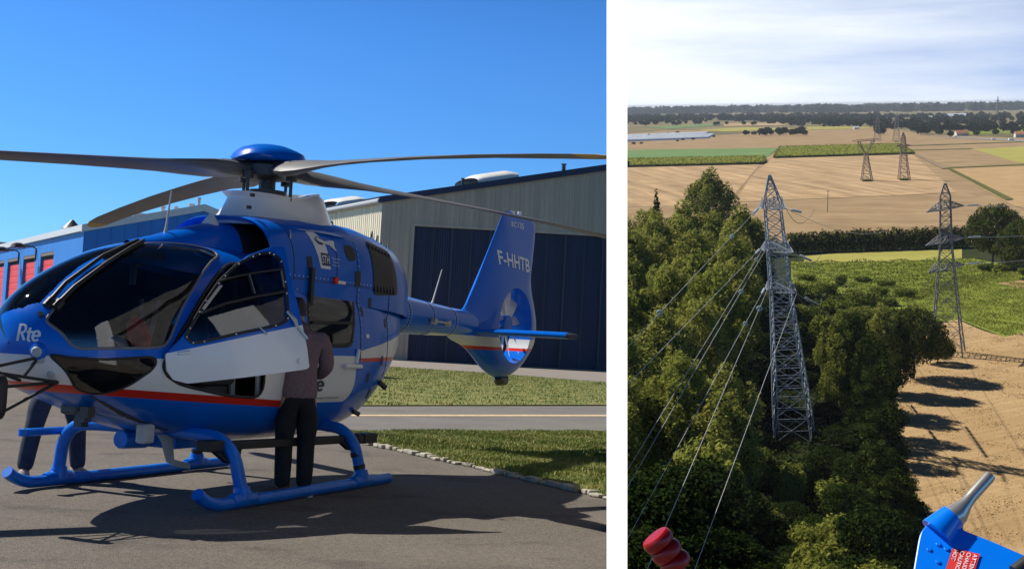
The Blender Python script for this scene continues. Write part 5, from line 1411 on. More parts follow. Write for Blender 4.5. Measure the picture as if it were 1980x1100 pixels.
u, v = under_top(1815, 655, 6); o = plant(pO, u, v, (.4, .4, .34), label='low spreading olive bush under the legs of the right pylon')
o['category'] = 'bush'
u, v = under_top(1925, 384, 25); plant(pO, u, v, (1.0, 1.0, 1.2), label='big broad olive green tree at the right behind the meadow')
u, v = under_top(1988, 415, 22); plant(pO, u, v, (.9, .9, 1.1), label='olive green tree cut by the right picture edge beside the big broad one')
for px, py, s in ((1945, 500, 1.1), (1985, 505, 1.2), (1905, 505, .9), (1560, 520, 1), (1600, 540, 1.2), (1650, 548, 1), (1700, 545, 1.1), (1580, 580, 1), (1640, 590, 1.2), (1545, 610, 1.1), (1535, 545, 1.3), (1570, 555, 1.5), (1610, 570, 1.4), (1625, 530, 1.0), (1675, 560, 1.3), (1690, 575, 1.6), (1720, 560, 1.2), (1740, 580, 1.4), (1590, 605, 1.5), (1555, 585, 1.4), (1715, 530, 1.0), (1670, 525, .9), (1750, 550, 1.0), (1500, 890, 1.2), (1560, 905, 1), (1620, 925, 1.2), (1650, 990, 1.3), (1490, 1000, 1.2), (1500, 1050, 1.3), (1555, 1000, 1), (1480, 940, 1), (1440, 905, 1.1), (1580, 1090, 1.4), (1650, 1095, 1.4), (1480, 1095, 1.4), (1755, 610, .9), (1540, 880, .8), (1470, 860, 1.0), (1590, 880, .8)):
    u, v = under_top(px, py, 4 * s); plant(pB, u, v, (s * random.uniform(.9, 1.6), s * random.uniform(.9, 1.6), s * random.uniform(.5, 1.0)), label='leafy bush in the undergrowth around the pylon feet', group='bushes of the undergrowth')

pB2 = tree_proto('bush', 'sunlit pale green shrub in the thicket at the bottom centre', 'bush', 'sunlit shrubs at the bottom', 4, 3.0, 6500, .27, 'bush', [M['leafA'], M['leafA'], M['leafB']], [.5, .35, .15])  # sun on these shrubs put into a paler leaf mix
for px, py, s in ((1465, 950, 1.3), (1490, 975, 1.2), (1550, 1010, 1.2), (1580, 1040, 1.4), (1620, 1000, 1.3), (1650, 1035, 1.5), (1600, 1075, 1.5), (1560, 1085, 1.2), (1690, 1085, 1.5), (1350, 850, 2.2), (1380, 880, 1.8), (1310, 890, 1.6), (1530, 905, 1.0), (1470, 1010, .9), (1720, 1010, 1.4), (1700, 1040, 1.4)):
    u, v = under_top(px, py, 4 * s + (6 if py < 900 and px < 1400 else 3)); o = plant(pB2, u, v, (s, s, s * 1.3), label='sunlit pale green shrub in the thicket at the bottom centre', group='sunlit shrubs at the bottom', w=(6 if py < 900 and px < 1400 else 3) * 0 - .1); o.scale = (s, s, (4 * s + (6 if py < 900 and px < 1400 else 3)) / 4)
def undergrowth(name, label, poly_px, n, hmax, size, mats, probs, cat='undergrowth'):
    poly = [tuple(G(*p)) for p in poly_px]; xs_ = [p[0] for p in poly]; ys_ = [p[1] for p in poly]
    pts = []
    while len(pts) < n:
        p = (random.uniform(min(xs_), max(xs_)), random.uniform(min(ys_), max(ys_)))
        if inside(p, poly): pts.append(p)
    P_ = np.array(pts); c0 = P_.mean(0)
    hgt = hmax * (.15 + .85 * np.clip(.5 + .5 * np.sin(P_[:, 0] * .45 + 1.3 * np.sin(P_[:, 1] * .31)) * np.cos(P_[:, 1] * .37 + np.sin(P_[:, 0] * .23)), 0, 1) ** 1.5)
    z = hgt * rng.random(n) ** .5
    P3 = np.concatenate([P_ - c0, z[:, None]], 1)
    a = rng.normal(size=(n, 3)); a[:, 2] += .7; a /= np.linalg.norm(a, axis=1)[:, None]; b = np.cross(a, rng.normal(size=(n, 3))); b /= np.linalg.norm(b, axis=1)[:, None]; c = np.cross(a, b)
    s = size * rng.uniform(.5, 1.4, n)[:, None]
    V = np.stack([P3 - b * s * .6, P3 + c * s * .34, P3 + b * s * .6, P3 - c * s * .34], 1).reshape(-1, 3)
    mb = MB(); mb.v = [tuple(p) for p in V.tolist()]; mb.f = [(4 * i, 4 * i + 1, 4 * i + 2, 4 * i + 3) for i in range(n)]; mb.m = [int(k) for k in rng.choice(len(mats), n, p=probs)]
    o = mb.build(name, mats, fix=False); o.matrix_world = frame(c0[0], c0[1]); return tag(o, label, cat, kind='stuff')
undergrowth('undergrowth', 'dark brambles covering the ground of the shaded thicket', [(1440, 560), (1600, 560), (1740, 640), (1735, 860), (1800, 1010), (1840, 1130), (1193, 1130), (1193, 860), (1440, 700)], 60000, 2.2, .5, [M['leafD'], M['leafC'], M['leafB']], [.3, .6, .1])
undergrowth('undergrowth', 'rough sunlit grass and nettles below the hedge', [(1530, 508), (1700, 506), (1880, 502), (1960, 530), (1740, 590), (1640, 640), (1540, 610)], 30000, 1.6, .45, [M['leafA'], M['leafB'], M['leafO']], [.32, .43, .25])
undergrowth('meadow_grass', 'long green grass of the meadow right of the pylon', [(1745, 575), (1850, 535), (1990, 522), (1990, 652), (1945, 650), (1900, 634), (1850, 614), (1790, 640)], 26000, .5, .4, [M['leafA'], M['leafA'], M['leafO']], [.5, .35, .15], cat='grass')
M['straw'] = leafmat('straw', (.34, .22, .10), (.46, .32, .16), .1)
undergrowth('stubble', 'cut straw stubble standing in the orange field', [(1792, 652), (1850, 620), (1945, 654), (2040, 630), (2120, 1130), (1840, 1130), (1790, 980), (1745, 860), (1738, 780), (1750, 705)], 45000, .16, .30, [M['straw']], [1.0], cat='stubble')
# clipped dark hedge line of conifers across the middle
hedge = empty('hedge', L(*G(1690, 484)), 0, 'long dark hedge of close conifers crossing behind the pylons', 'hedge')
hedge.matrix_world = frame(*G(1690, 484))
a_, b_2 = G(1528, 490), G(1870, 478); c_ = G(1690, 484); lob = []
nh = 46
for k in range(nh):
    p = a_ + (b_2 - a_) * k / (nh - 1) - c_
    hh = random.uniform(8.6, 10.2)
    lob.append(((p[0], p[1], hh * .45), (2.2, 2.6, hh * .5)))
mb = MB(); leaf_cloud(mb, lob, 32000, .6, [.06, .24, .70]); mb.build('foliage', ABC, hedge, fix=False)
mb = MB()
for l_ in lob: mb.tube([(l_[0][0], l_[0][1], -.3), (l_[0][0], l_[0][1], l_[1][2] * 1.2)], .12, 5)
mb.build('stem', M['bark'], hedge, fix=False)['kind'] = 'stuff'
# standing maize: blocks with a ragged top and a dark front
M['maize'] = leafmat('maize_leaf', (.16, .19, .03), (.28, .27, .05)); M['maized'] = leafmat('maize_leaf_dark', (.05, .075, .015), (.09, .12, .02))
def maize(label, pts_px, h_, n):
    uv = [G(*p) for p in pts_px]; c = np.mean(uv, 0); loc = [p - c for p in uv]
    mb = MB(); mb.prism([(p[0], p[1], -.2) for p in loc], (0, 0, h_ * .86 + .2), 1)
    xs_ = [p[0] for p in loc]; ys_ = [p[1] for p in loc]; k = 0
    poly = [tuple(p) for p in loc]
    while k < n:
        if k % 3:                             # along the rim
            i = random.randrange(len(loc)); q = loc[i] + (loc[(i + 1) % len(loc)] - loc[i]) * random.random() + np.array([random.gauss(0, .6), random.gauss(0, .6)]); z = h_ * random.uniform(.2, 1.05); mi = 1 if z < h_ * .7 else 0
        else:
            q = (random.uniform(min(xs_), max(xs_)), random.uniform(min(ys_), max(ys_)))
            if not inside(q, poly): continue
            z = h_ * random.uniform(.85, 1.1); mi = 0
        s = random.uniform(.6, 1.5); a = random.uniform(0, 6.28)
        mb.add([(q[0] - s * math.cos(a), q[1] - s * math.sin(a), z - .4), (q[0] + s * math.cos(a), q[1] + s * math.sin(a), z - .4), (q[0] + .3 * s, q[1], z + .5)], [(0, 1, 2)], mi); k += 1
    mb.m[1] = 0; 
    o = mb.build('maize_field', [M['maize'], M['maized']], fix=False); o.matrix_world = frame(c[0], c[1]); return tag(o, label, 'maize field', kind='stuff')
maize('block of standing maize in front of the green beet field', [(1193, 325), (1470, 318.5), (1479, 315), (1476, 306), (1193, 311)], 3.2, 5000)
maize('block of standing maize behind the pair of far pylons', [(1497, 307), (1767, 299), (1738, 281), (1508, 287)], 3.2, 6000)

# ---------------------------------------------------------------- far woods
def wood(label, poly_px, n, H, n_leaf, size, mats, probs):
    poly = [tuple(G(*p)) for p in poly_px]; xs_ = [p[0] for p in poly]; ys_ = [p[1] for p in poly]; lob = []
    c = np.array([np.mean(xs_), np.mean(ys_)])
    while len(lob) < n:
        p = (random.uniform(min(xs_), max(xs_)), random.uniform(min(ys_), max(ys_)))
        if inside(p, poly):
            h_ = H * random.uniform(.45, 1.3); r = h_ * random.uniform(.4, .7); lob.append(((p[0] - c[0], p[1] - c[1], h_ * .5), (r, r, h_ * .5)))
    mb = MB(); leaf_cloud(mb, lob, n_leaf, size, probs, hollow=.8); o = mb.build('distant_wood', mats, fix=False); o.matrix_world = frame(c[0], c[1]); return tag(o, label, 'wood', kind='stuff')
FM = [M['leafF'], M['leafC'], M['leafF']]
wood('dark wood along the left horizon beyond the greenhouses', [(1193, 240), (1340, 236), (1480, 236), (1700, 236), (1720, 226), (1193, 226)], 420, 17, 30000, 6.5, FM, [.25, .6, .15])
wood('wood on the right horizon beyond the fields', [(1480, 242), (1700, 250), (1990, 252), (1990, 224), (1480, 228)], 420, 15, 30000, 6, FM, [.45, .3, .25])
wood('farthest line of trees under the sky on the left', [(1193, 222), (1600, 218), (1600, 213), (1193, 217)], 500, 40, 30000, 24, FM, [.4, .3, .3])
wood('farthest line of trees under the sky on the right', [(1560, 220), (2020, 213), (2020, 207), (1560, 213)], 500, 40, 30000, 24, FM, [.4, .3, .3])
pF = tree_proto('tree', 'round tree at the near edge of the far wood', 'tree', 'trees at the edge of the far wood', 15, 8, 700, 2.4, 'round', FM, [.5, .3, .2])
fx = [(1440 + 7.5 * k + random.uniform(-3, 3), 262 + random.uniform(-2, 1), random.uniform(.35, .75)) for k in range(4)] + [(1470 + 8 * k + random.uniform(-3, 3), 262 + random.uniform(-1, 2), random.uniform(.6, 1.15)) for k in range(12)]
for px, py, s in fx: plant(pF, *G(px, py), s * 1.0, label='dark round tree of the clump standing alone in the far fields', group='clump in the far fields')
for k in range(70):
    px = 1690 + random.random() ** 1.0 * 300; py = 262 - 14 * random.random() * (1 if px > 1700 else .4)
    if px > 1830: py = min(py, 256)
    plant(pF, *G(px, py), random.uniform(.7, 1.35), label='round tree at the near edge of the far wood', group='trees at the edge of the far wood')
for k in range(40):
    px = 1480 + 230 * random.random(); py = 236 + 11 * random.random() * min(1, (px - 1450) / 200)
    plant(pF, *G(px, py), random.uniform(.7, 1.3), label='round tree at the near edge of the far wood', group='trees at the edge of the far wood')
for k in range(26):
    px = 1200 + 270 * random.random(); py = 240 + 4 * random.random()
    plant(pF, *G(px, py), random.uniform(.5, 1.1), label='tree along the foot of the left horizon wood', group='trees at the foot of the left wood')
for px, py, s in ((1255, 264, .4), (1292, 260, .35), (1310, 258, .4), (1225, 280, .35), (1240, 279, .3), (1320, 272, .3), (1340, 271, .35), (1360, 268, .35), (1310, 274, .25), (1380, 266, .3)):
    plant(pF, *G(px, py), (s * 1.3, s * 1.3, s * .8), label='low dark shrub beside the plastic greenhouses', group='shrubs by the greenhouses')
for px, py in ((1818, 262), (1838, 266), (1888, 264), (1960, 262), (1925, 262)):
    plant(pF, *G(px, py), .75, label='single tree near the houses by the valley road', group='trees by the houses')
# polytunnel greenhouses
M['plastic'] = mat('greenhouse_plastic', (.62, .66, .70), .35, var=.08, scale=.05)
ga, gb = G(1193, 275), G(1362, 268); gc = G(1193, 264); 
def tunnel(p, q, wdt, h_):
    root = empty('greenhouse', (0, 0, 0), 0, 'long white plastic greenhouse tunnel in the left far field', 'greenhouse', 'plastic greenhouse tunnels')
    c = (p + q) / 2; d = q - p; Ln = np.linalg.norm(d); a = math.atan2(d[1], d[0])
    mb = MB(); mb.loft([[(x, wdt / 2 * math.cos(t), h_ * math.sin(t)) for t in np.linspace(0, PI, 13)] for x in np.linspace(-Ln / 2, Ln / 2, 24)], closed=False); mb.build('cover', M['plastic'], root, smooth=True)
    mb = MB()
    for x in np.linspace(-Ln / 2, Ln / 2, 24): mb.tube([(x, wdt / 2 * math.cos(t) * 1.01, h_ * math.sin(t) * 1.01) for t in np.linspace(0, PI, 9)], .12, 4)
    fo = mb.build('hoops', M['lgrey'], root); root.matrix_world = frame(c[0], c[1], a); return root
vv = [275 - 1.25 * k for k in range(9)]
for k, y in enumerate(vv):
    e = 1368 - 6 * (8 - k) * .0 - (18 if k > 5 else 0)
    tunnel(G(1190, y), G(e + 2 * k, y - 6.5), 9 + k * .6, 4.2)
# houses by the road
M['wallh'] = mat('house_wall', (.55, .50, .42), .8, var=.1); M['roofh'] = mat('orange_roof_tiles', (.42, .17, .07), .8, var=.2); M['hwin'] = mat('house_window', (.03, .035, .04), .3)
def house(px, py, w_, d_, h_, label, mroof='roofh', rot=.1):
    root = empty('house', (0, 0, 0), 0, label, 'house')
    mb = MB(); mb.box((-w_ / 2, -d_ / 2, -.5), (w_ / 2, d_ / 2, h_)); mb.prism([(-w_ / 2, -d_ / 2, h_ + .003), (-w_ / 2, d_ / 2, h_ + .003), (-w_ / 2, 0, h_ + d_ * .35)], (w_, 0, 0)); mb.build('wall', M['wallh'], root)
    mb = MB(); e_2 = .7; z1 = h_ + d_ * .35
    for s in (1, -1): mb.prism([(-w_ / 2 - e_2, s * (d_ / 2 + e_2), h_ - .25), (w_ / 2 + e_2, s * (d_ / 2 + e_2), h_ - .25), (w_ / 2 + e_2, 0, z1 + .25), (-w_ / 2 - e_2, 0, z1 + .25)], (0, 0, .3))
    rf = mb.build('roof', M[mroof], root); mb = MB(); mb.box((w_ * .25, -.5, z1 - .3), (w_ * .25 + .9, .5, z1 + 1.6)); mb.build('chimney', M['wallh'], rf)
    for k in range(3): mb = MB(); x = -w_ / 2 + w_ * (k + .5) / 3; mb.box((x - .7, -d_ / 2 - .05, 1.0), (x + .7, -d_ / 2 + .02, 2.5)); mb.build('window', M['hwin'], root)
    root.matrix_world = frame(*G(px, py), rot); return root
house(1858, 263.5, 22, 13, 5.5, 'orange roofed house left of the bushes by the valley road')
house(1974, 266, 20, 12, 5.5, 'orange roofed house at the right edge beside the road', rot=-.1)
house(1795, 231, 30, 16, 6, 'pale house among the trees of the right horizon wood', 'wallh'); house(1845, 228, 90, 26, 7, 'long pale industrial hall among the far trees', 'plastic', .0)
house(1655, 250.5, 12, 8, 4, 'tiny white hut alone at the wood edge', 'plastic')
# cars and vans on the road, one kind each
M['vanw'] = mat('van_white', (.75, .76, .77), .3, coat=.4); M['carglass'] = mat('car_glass', (.02, .02, .025), .1); M['tyre'] = mat('tyre', (.015, .015, .015), .8)
def car(px, py, sc, label):
    root = empty('van', (0, 0, 0), 0, label, 'van', 'white vans on the valley road')
    mb = MB(); mb.prism([(-2.6, -1, .4), (2.7, -1, .4), (2.75, -1, 1.1), (2.0, -1, 1.25), (1.3, -1, 2.1), (-2.55, -1, 2.25)], (0, 2, 0)); mb.build('body', M['vanw'], root, bevel=.12)
    mb = MB(); mb.prism([(1.95, -.85, 1.3), (1.36, -.85, 2.02), (1.42, -.85, 2.06), (2.02, -.85, 1.33)], (0, 1.7, 0)); mb.build('windscreen', M['carglass'], root)
    for x in (-1.7, 1.7):
        for y in (-1, 1): mb = MB(); mb.tube([(x, y * .8, .36), (x, y * 1.02, .36)], .36, 14); mb.build('wheel', M['tyre'], root)
    root.matrix_world = frame(*G(px, py), .1, 1.0, sc); return root
car(1955, 273.2, 1.5, 'largest of the white vans on the valley road, nearest the right edge'); car(1921, 271.8, 1.1, 'white van in the middle of the three on the valley road'); car(1847, 266.8, 1.1, 'white van farthest left on the valley road near the orange roof')
# ================================================================ power line
M['galv'] = mat('galvanised_steel', (.34, .36, .39), .5, metal=.3, var=.15, scale=.6)
M['galvd'] = mat('weathered_steel', (.20, .195, .18), .65, metal=.2, var=.2, scale=.6)
M['rusty'] = mat('rusty_lattice', (.22, .16, .12), .8, var=.2)
M['glassins'] = mat('glass_insulator', (.55, .62, .64), .2, coat=.5)
M['cable'] = mat('aluminium_cable', (.60, .60, .58), .45, metal=.3)
def pyl(name, label, px, py, H, secs, arms, leg, brace, m, rot, armdir, tilt=(0, 0), group=None, panels=None, cap=True):
    root = empty(name, (0, 0, 0), 0, label, 'pylon', group)
    u, v = G(px, py); root.matrix_world = frame(u, v, 0, 0, 1, tilt)
    zs = [s[0] for s in secs]; ws = [s[1] for s in secs]
    hwid = lambda z: float(np.interp(z, zs, ws))
    c4 = lambda z: [np.array([hwid(z) * math.sqrt(2) * math.cos(rot + k * PI / 2), hwid(z) * math.sqrt(2) * math.sin(rot + k * PI / 2), z]) for k in range(4)]
    for k in range(4):
        mb = MB(); mb.tube([c4(z)[k] for z in zs], [leg * (1 if z < zs[-1] * .6 else .75) for z in zs], 4); mb.build('leg', m, root)
    pz = [0]
    while pz[-1] < zs[-1] - .3: pz.append(min(zs[-1], pz[-1] + max(hwid(pz[-1]) * panels, 1.1)))
    mb = MB()
    for a, b in zip(pz[:-1], pz[1:]):
        A_, B_ = c4(a), c4(b)
        for k in range(4):
            k2 = (k + 1) % 4
            mb.tube([A_[k], B_[k2]], brace, 4, cap=False); mb.tube([A_[k2], B_[k]], brace, 4, cap=False); mb.tube([B_[k], B_[k2]], brace, 4, cap=False)
            if hwid(a) > 1.9 and leg < .3:
                mid = (A_[k] + B_[k2] + A_[k2] + B_[k]) / 4; mb.tube([mid, (A_[k] + B_[k]) / 2], brace * .8, 4, cap=False); mb.tube([mid, (A_[k2] + B_[k2]) / 2], brace * .8, 4, cap=False)
                g0 = mid; mb.tube([g0 - [0, 0, .2], g0 + [0, 0, .2]], brace * 2.4, 4)
    mb.build('bracing', m, root, fix=False)
    ad_ = np.array([armdir[0], armdir[1], 0.0]); ad_ /= np.linalg.norm(ad_); tips = []
    for z, ln, hh in arms:
        for s in (1, -1):
            mb = MB(); q = hwid(z); pp = np.array([-ad_[1], ad_[0], 0])
            tip = ad_ * s * ln + np.array([0, 0, z])
            r0 = [ad_ * s * q + pp * q * g_ + np.array([0, 0, z]) for g_ in (1, -1)]; r1 = [ad_ * s * q * .9 + pp * q * g_ * .9 + np.array([0, 0, z + hh]) for g_ in (1, -1)]
            n_ = 4
            for g_ in (0, 1):
                mb.tube([r0[g_], tip], leg * .7, 4); mb.tube([r1[g_], tip], leg * .6, 4)
                for i in range(n_):
                    f0, f1 = i / n_, (i + 1) / n_
                    lo0, lo1 = r0[g_] + (tip - r0[g_]) * f0, r0[g_] + (tip - r0[g_]) * f1; up0, up1 = r1[g_] + (tip - r1[g_]) * f0, r1[g_] + (tip - r1[g_]) * f1
                    mb.tube([lo0, up0], brace, 4, cap=False); mb.tube([up0, lo1], brace, 4, cap=False)
            for i in range(n_):
                f0, f1 = i / n_, (i + 1) / n_
                mb.tube([r0[0] + (tip - r0[0]) * f0, r0[1] + (tip - r0[1]) * f1], brace, 4, cap=False); mb.tube([r0[0] + (tip - r0[0]) * f1, r0[1] + (tip - r0[1]) * f1], brace, 4, cap=False)
            if hh: mb.build('cross_arm', m, root, fix=False)
            tips.append(root.matrix_world @ Vector(tip))
    return root, tips
def insulator(parent, a, b, r, n=9):
    """string of glass discs between two world points, a part of its pylon"""
    inv = parent.matrix_world.inverted(); A_, B_ = np.array(inv @ Vector(a)), np.array(inv @ Vector(b))
    rings = []; rr = []
    for i in range(n * 2 + 1): rings.append(A_ + (B_ - A_) * (i / (n * 2))); rr.append(r if i % 2 else r * .45)
    mb = MB(); mb.tube(rings, rr, 8); return mb.build('insulator_string', M['glassins'], parent, smooth=True)
# main pylon, in front
p1, t1 = pyl('lattice_pylon', 'tall grey lattice pylon in the middle of the valley, nearest the camera', 1537, 846, 48, [(0, 3.25), (6, 3.0), (26, 1.75), (42, 1.35), (43.2, 1.4), (48, .14)], [(27.4, 5.4, 1.7), (34.6, 5.6, 1.7), (42.2, 4.6, 1.8)], .17, .07, M['galv'], R(25), (.30, -.95), tilt=(R(-6.5), 0), panels=1.35)
p2, t2 = pyl('lattice_pylon', 'grey lattice pylon with wide arms beside the green meadow', 1832, 684, 41, [(0, 3.7), (5, 3.2), (26, 1.35), (38, 1.1), (41, .2)], [(20.8, 7.4, 1.4), (27.2, 8.2, 1.6), (35, 7.6, 1.7)], .19, .08, M['galvd'], R(20), (.80, .60), tilt=(R(-3), 0), panels=1.6)
p3, t3 = pyl('lattice_pylon', 'brown lattice pylon with forked Y top in the stubble field', 1676, 351, 22, [(0, 4.0), (8, 2.9), (16, 1.8), (22, 1.3)], [], .30, .17, M['rusty'], R(40), (1, .2), tilt=(R(-3), 0), panels=1.5)
mb = MB(); TT = [np.array([s * 7.5, 0, 31.0]) for s in (1, -1)]
for s in (1, -1):
    for y in (-1, 1):
        mb.tube([(s * .9, y * 1.0, 22), (s * 6.6, y * .5, 31)], .26, 4); mb.tube([(s * 1.2, y * 1.0, 22.2), (s * 4.4, y * .6, 31)], .2, 4)
        for k in range(5): f = (k + .5) / 5; mb.tube([(s * (.9 + 5.7 * f), y * .7, 22 + 9 * f), (s * (1.2 + 3.2 * min(1, f + .15)), y * .7, 22.2 + 8.8 * min(1, f + .15))], .15, 4)
    mb.tube([(s * 6.6, 0, 31), (s * 10.5, 0, 31.6)], .2, 4); mb.tube([(s * 6.6, 0, 32.3), (s * 10.5, 0, 31.6)], .2, 4)
for z in (31, 32.4):
    for y in (-.5, .5): mb.tube([(-7, y, z), (7, y, z)], .2, 4)
for k in range(10): x = -7 + 1.4 * k; mb.tube([(x, 0, 31), (x + .7, 0, 32.4)], .14, 4); mb.tube([(x + .7, 0, 32.4), (x + 1.4, 0, 31)], .14, 4)
mb.build('forked_head', M['rusty'], p3, fix=False)
p4, t4 = pyl('lattice_pylon', 'slim brown lattice pylon to the right of the forked one', 1748, 349, 37, [(0, 4.0), (10, 3.0), (24, 1.9), (33, 1.4), (37, .3)], [(26.5, 6.5, 1.6)], .30, .17, M['rusty'], R(40), (1, -.1), tilt=(R(-3), 0), panels=1.5)
p5, t5 = pyl('lattice_pylon', 'faint distant pylon behind the forked one before the wood', 1696, 274, 42, [(0, 5.5), (16, 3.4), (34, 1.9), (42, .4)], [(30, 9, 2)], .24, .12, M['galvd'], R(40), (1, 0), panels=1.7)
p6, t6 = pyl('lattice_pylon', 'faint distant pylon before the dark wood behind the slim one', 1733, 274, 44, [(0, 5.2), (16, 3.4), (36, 1.9), (44, .4)], [(32, 9, 2)], .24, .12, M['galvd'], R(40), (1, 0), panels=1.7)
p7, t7 = pyl('lattice_pylon', 'tiny pylon on the right horizon above the far trees', 1928, 224, 80, [(0, 6), (40, 3), (80, .6)], [(60, 12, 3)], .7, .5, M['galvd'], R(40), (1, 0), panels=2)
# bushes at the pylon feet in the field
for px, py, lab in ((1676, 352, 'low dark bush around the foot of the forked pylon'), (1748, 350, 'low dark bush around the foot of the slim brown pylon'), (1733, 275, 'low dark bush around the foot of the faint distant pylon')):
    o = plant(pB, *G(px, py), (1.5 * (1 if py > 300 else 1.6), 1.5, .55), label=lab); o['group'] = 'bushes at far pylon feet'
# pole in the field
mb = MB(); mb.tube([(0, 0, -.3), (0, 0, 12)], [.22, .14], 8); mb.tube([(-.9, 0, 11.6), (.9, 0, 11.6)], .1, 6); po = mb.build('utility_pole', M['bark']); po.matrix_world = frame(*G(1600, 410)); tag(po, 'thin wooden utility pole alone in the brown stubble field', 'pole')

def at_depth(px, py, d): return CAM + ray(px, py) * d
def cable(label, a, b, sag, r0, r1, group=None, n=40):
    a, b = np.array(a), np.array(b); pts = [a + (b - a) * t - nrm * sag * 4 * t * (1 - t) for t in np.linspace(0, 1, n)]
    mb = MB(); mb.tube(pts, list(np.linspace(r0, r1, n)), 6); o = mb.build('power_cable', M['cable'], smooth=True); tag(o, label, 'cable', group); return pts
gcab = 'cables running down to the lower left'
W1 = cable('topmost power cable, with three ring spacers, left of the main pylon', t1[5], at_depth(1195, 690, 95), 0, .024, .024)
W2 = cable('power cable next below the ringed topmost one, from the middle arm', t1[3], at_depth(1195, 762, 95), 0, .027, .022)
W3 = cable('left cable of the close pair dropping from the middle arm', np.array(t1[3]) + [.3, 0, -.2], at_depth(1195, 938, 70), 0, .028, .016)
W4 = cable('right cable of the close pair dropping from the middle arm', np.array(t1[3]) + [.9, .3, -.2], at_depth(1195, 972, 70), 0, .028, .016)
W5 = cable('cable from the lowest arm leaving at the left picture edge', t1[1], at_depth(1195, 1074, 62), 0, .028, .016)
W6 = cable('cable running behind the red stand-in at the bottom', np.array(t1[1]) + [.5, 0, -.2], at_depth(1212, 1190, 21), 0, .028, .0075)
W7 = cable('rightmost cable, passing closest to the main pylon legs', np.array(t1[0]) + [0, 0, -.1], at_depth(1310, 1190, 30), 0, .028, .009)
# ring spacers on the cables
def ring(P_, f, r, label):
    i = int(f * (len(P_) - 1)); c = P_[i]; t = P_[min(i + 1, len(P_) - 1)] - P_[i]; t /= np.linalg.norm(t); a = np.cross(t, nrm); a /= np.linalg.norm(a); b = np.cross(a, t)
    mb = MB(); n = 24; pts = [c + r * (a * math.cos(2 * PI * k / n) + b * math.sin(2 * PI * k / n)) for k in range(n + 1)]
    mb.tube(pts, r * .28, 8); mb.tube([c - b * r, c + b * r], r * .16, 6)
    tag(mb.build('ring_spacer', M['glassins'], smooth=True), label, 'spacer', 'ring spacers on the cables')
for f, l in ((.12, 'upper ring spacer on the topmost cable'), (.38, 'middle ring spacer on the topmost cable'), (.86, 'lower left ring spacer on the topmost cable')): ring(W1, f, .25, l)
ring(W4, .40, .25, 'ring spacer on the close pair of cables'); ring(W6, .42, .26, 'white ring spacer on the cable that runs behind the red stand-in'); ring(W3, .13, .24, 'upper ring spacer on the close pair of cables'); ring(W5, .36, .24, 'ring spacer on the cable of the lowest arm')
# right-hand spans with their insulator strings
for k, (ti, e, lab) in enumerate(((4, (1640, 430), 'upper'), (2, (1660, 545), 'middle'), (0, (1680, 640), 'lower'))):
    a = np.array(t1[ti]); b = at_depth(*e, 300 + 60 * k); q0 = a + (b - a) * .06; q1 = a + (b - a) * .18
    insulator(p1, q0, q1, .26); cable(lab + ' power cable leaving the main pylon to the right', a, a + (b - a) * 2.2, 2.5, .04, .05)
for ti, W_ in ((5, W1), (3, W2), (1, W5)): insulator(p1, W_[1], W_[3], .22)
for ti in (0, 2, 4):
    a = np.array(t2[ti]); b = a + np.array(L(60, 60) - L(0, 0)) + nrm * -4
    insulator(p2, a + (b - a) * .02, a + (b - a) * .10, .22); cable(('lower', 'middle', 'upper')[ti // 2] + ' cable leaving the meadow pylon to the right', a, a + (b - a) * 3, 2, .04, .05)
# jumper loops hanging under the arms of the main pylon
for ti, W_, e in ((4, W1, 0), (2, W2, 0), (0, W5, 0)):
    a = np.array(t1[ti]); q = a + (W_[3] - np.array(t1[ti + 1])) ; 
    pts = [a + np.array(ua) * (5.0 * t) - nrm * (3.2 * 4 * t * (1 - t) * .8) for t in np.linspace(0, 1, 16)]
    inv = p1.matrix_world.inverted(); mb = MB(); mb.tube([np.array(inv @ Vector(p)) for p in pts], .045, 6); mb.build('jumper_loop', M['galvd'], p1, smooth=True)

# ---------------------------------------------------------------- red ribbed stand-in added near the camera
DR = 5.0; c = at_depth(1289, 1064, DR)
M['redm'] = mat('red_dummy_plastic', (.34, .003, .003), .35, coat=.1, var=.12, scale=30)
ax0, ax1 = at_depth(1264, 1034, DR), at_depth(1314, 1098, DR); rings = []; d_ = ax1 - ax0; Ld = np.linalg.norm(d_); d_ /= Ld; a = np.cross(d_, fwd_); a /= np.linalg.norm(a); b = np.cross(d_, a)
for k in range(49):
    t = k / 48; bulge = abs(math.sin(3 * PI * t)) ** .5; r = .068 * (.76 + .24 * bulge) * (1 if 0 < k < 48 else .6)
    rings.append([ax0 + d_ * (Ld * t) + r * (a * math.cos(q) + b * math.sin(q)) - c for q in np.linspace(0, 2 * PI, 33)[:-1]])
rm = empty('dummy', c, 0, 'glossy red ribbed stand-in for a reflection at the bottom left below the cables', 'dummy')  # added solid standing in for a red reflection; its stand is invented
mb = MB(); mb.loft(rings); mb.build('ribbed_body', M['redm'], rm, smooth=True)
e1 = ax1 - c; mb = MB(); mb.tube([e1 - d_ * .01, e1 + d_ * .05, (e1 + d_ * .07) + np.array([0, 0, -.05]), np.array([*(e1 + d_ * .07)[:2], -c[2] + .02])], .018, 10); mb.tube([np.array([*(e1 + d_ * .07)[:2], -c[2]]), np.array([*(e1 + d_ * .07)[:2], -c[2] + .02])], .14, 18); mb.build('stand', M['dgrey'], rm, smooth=True)

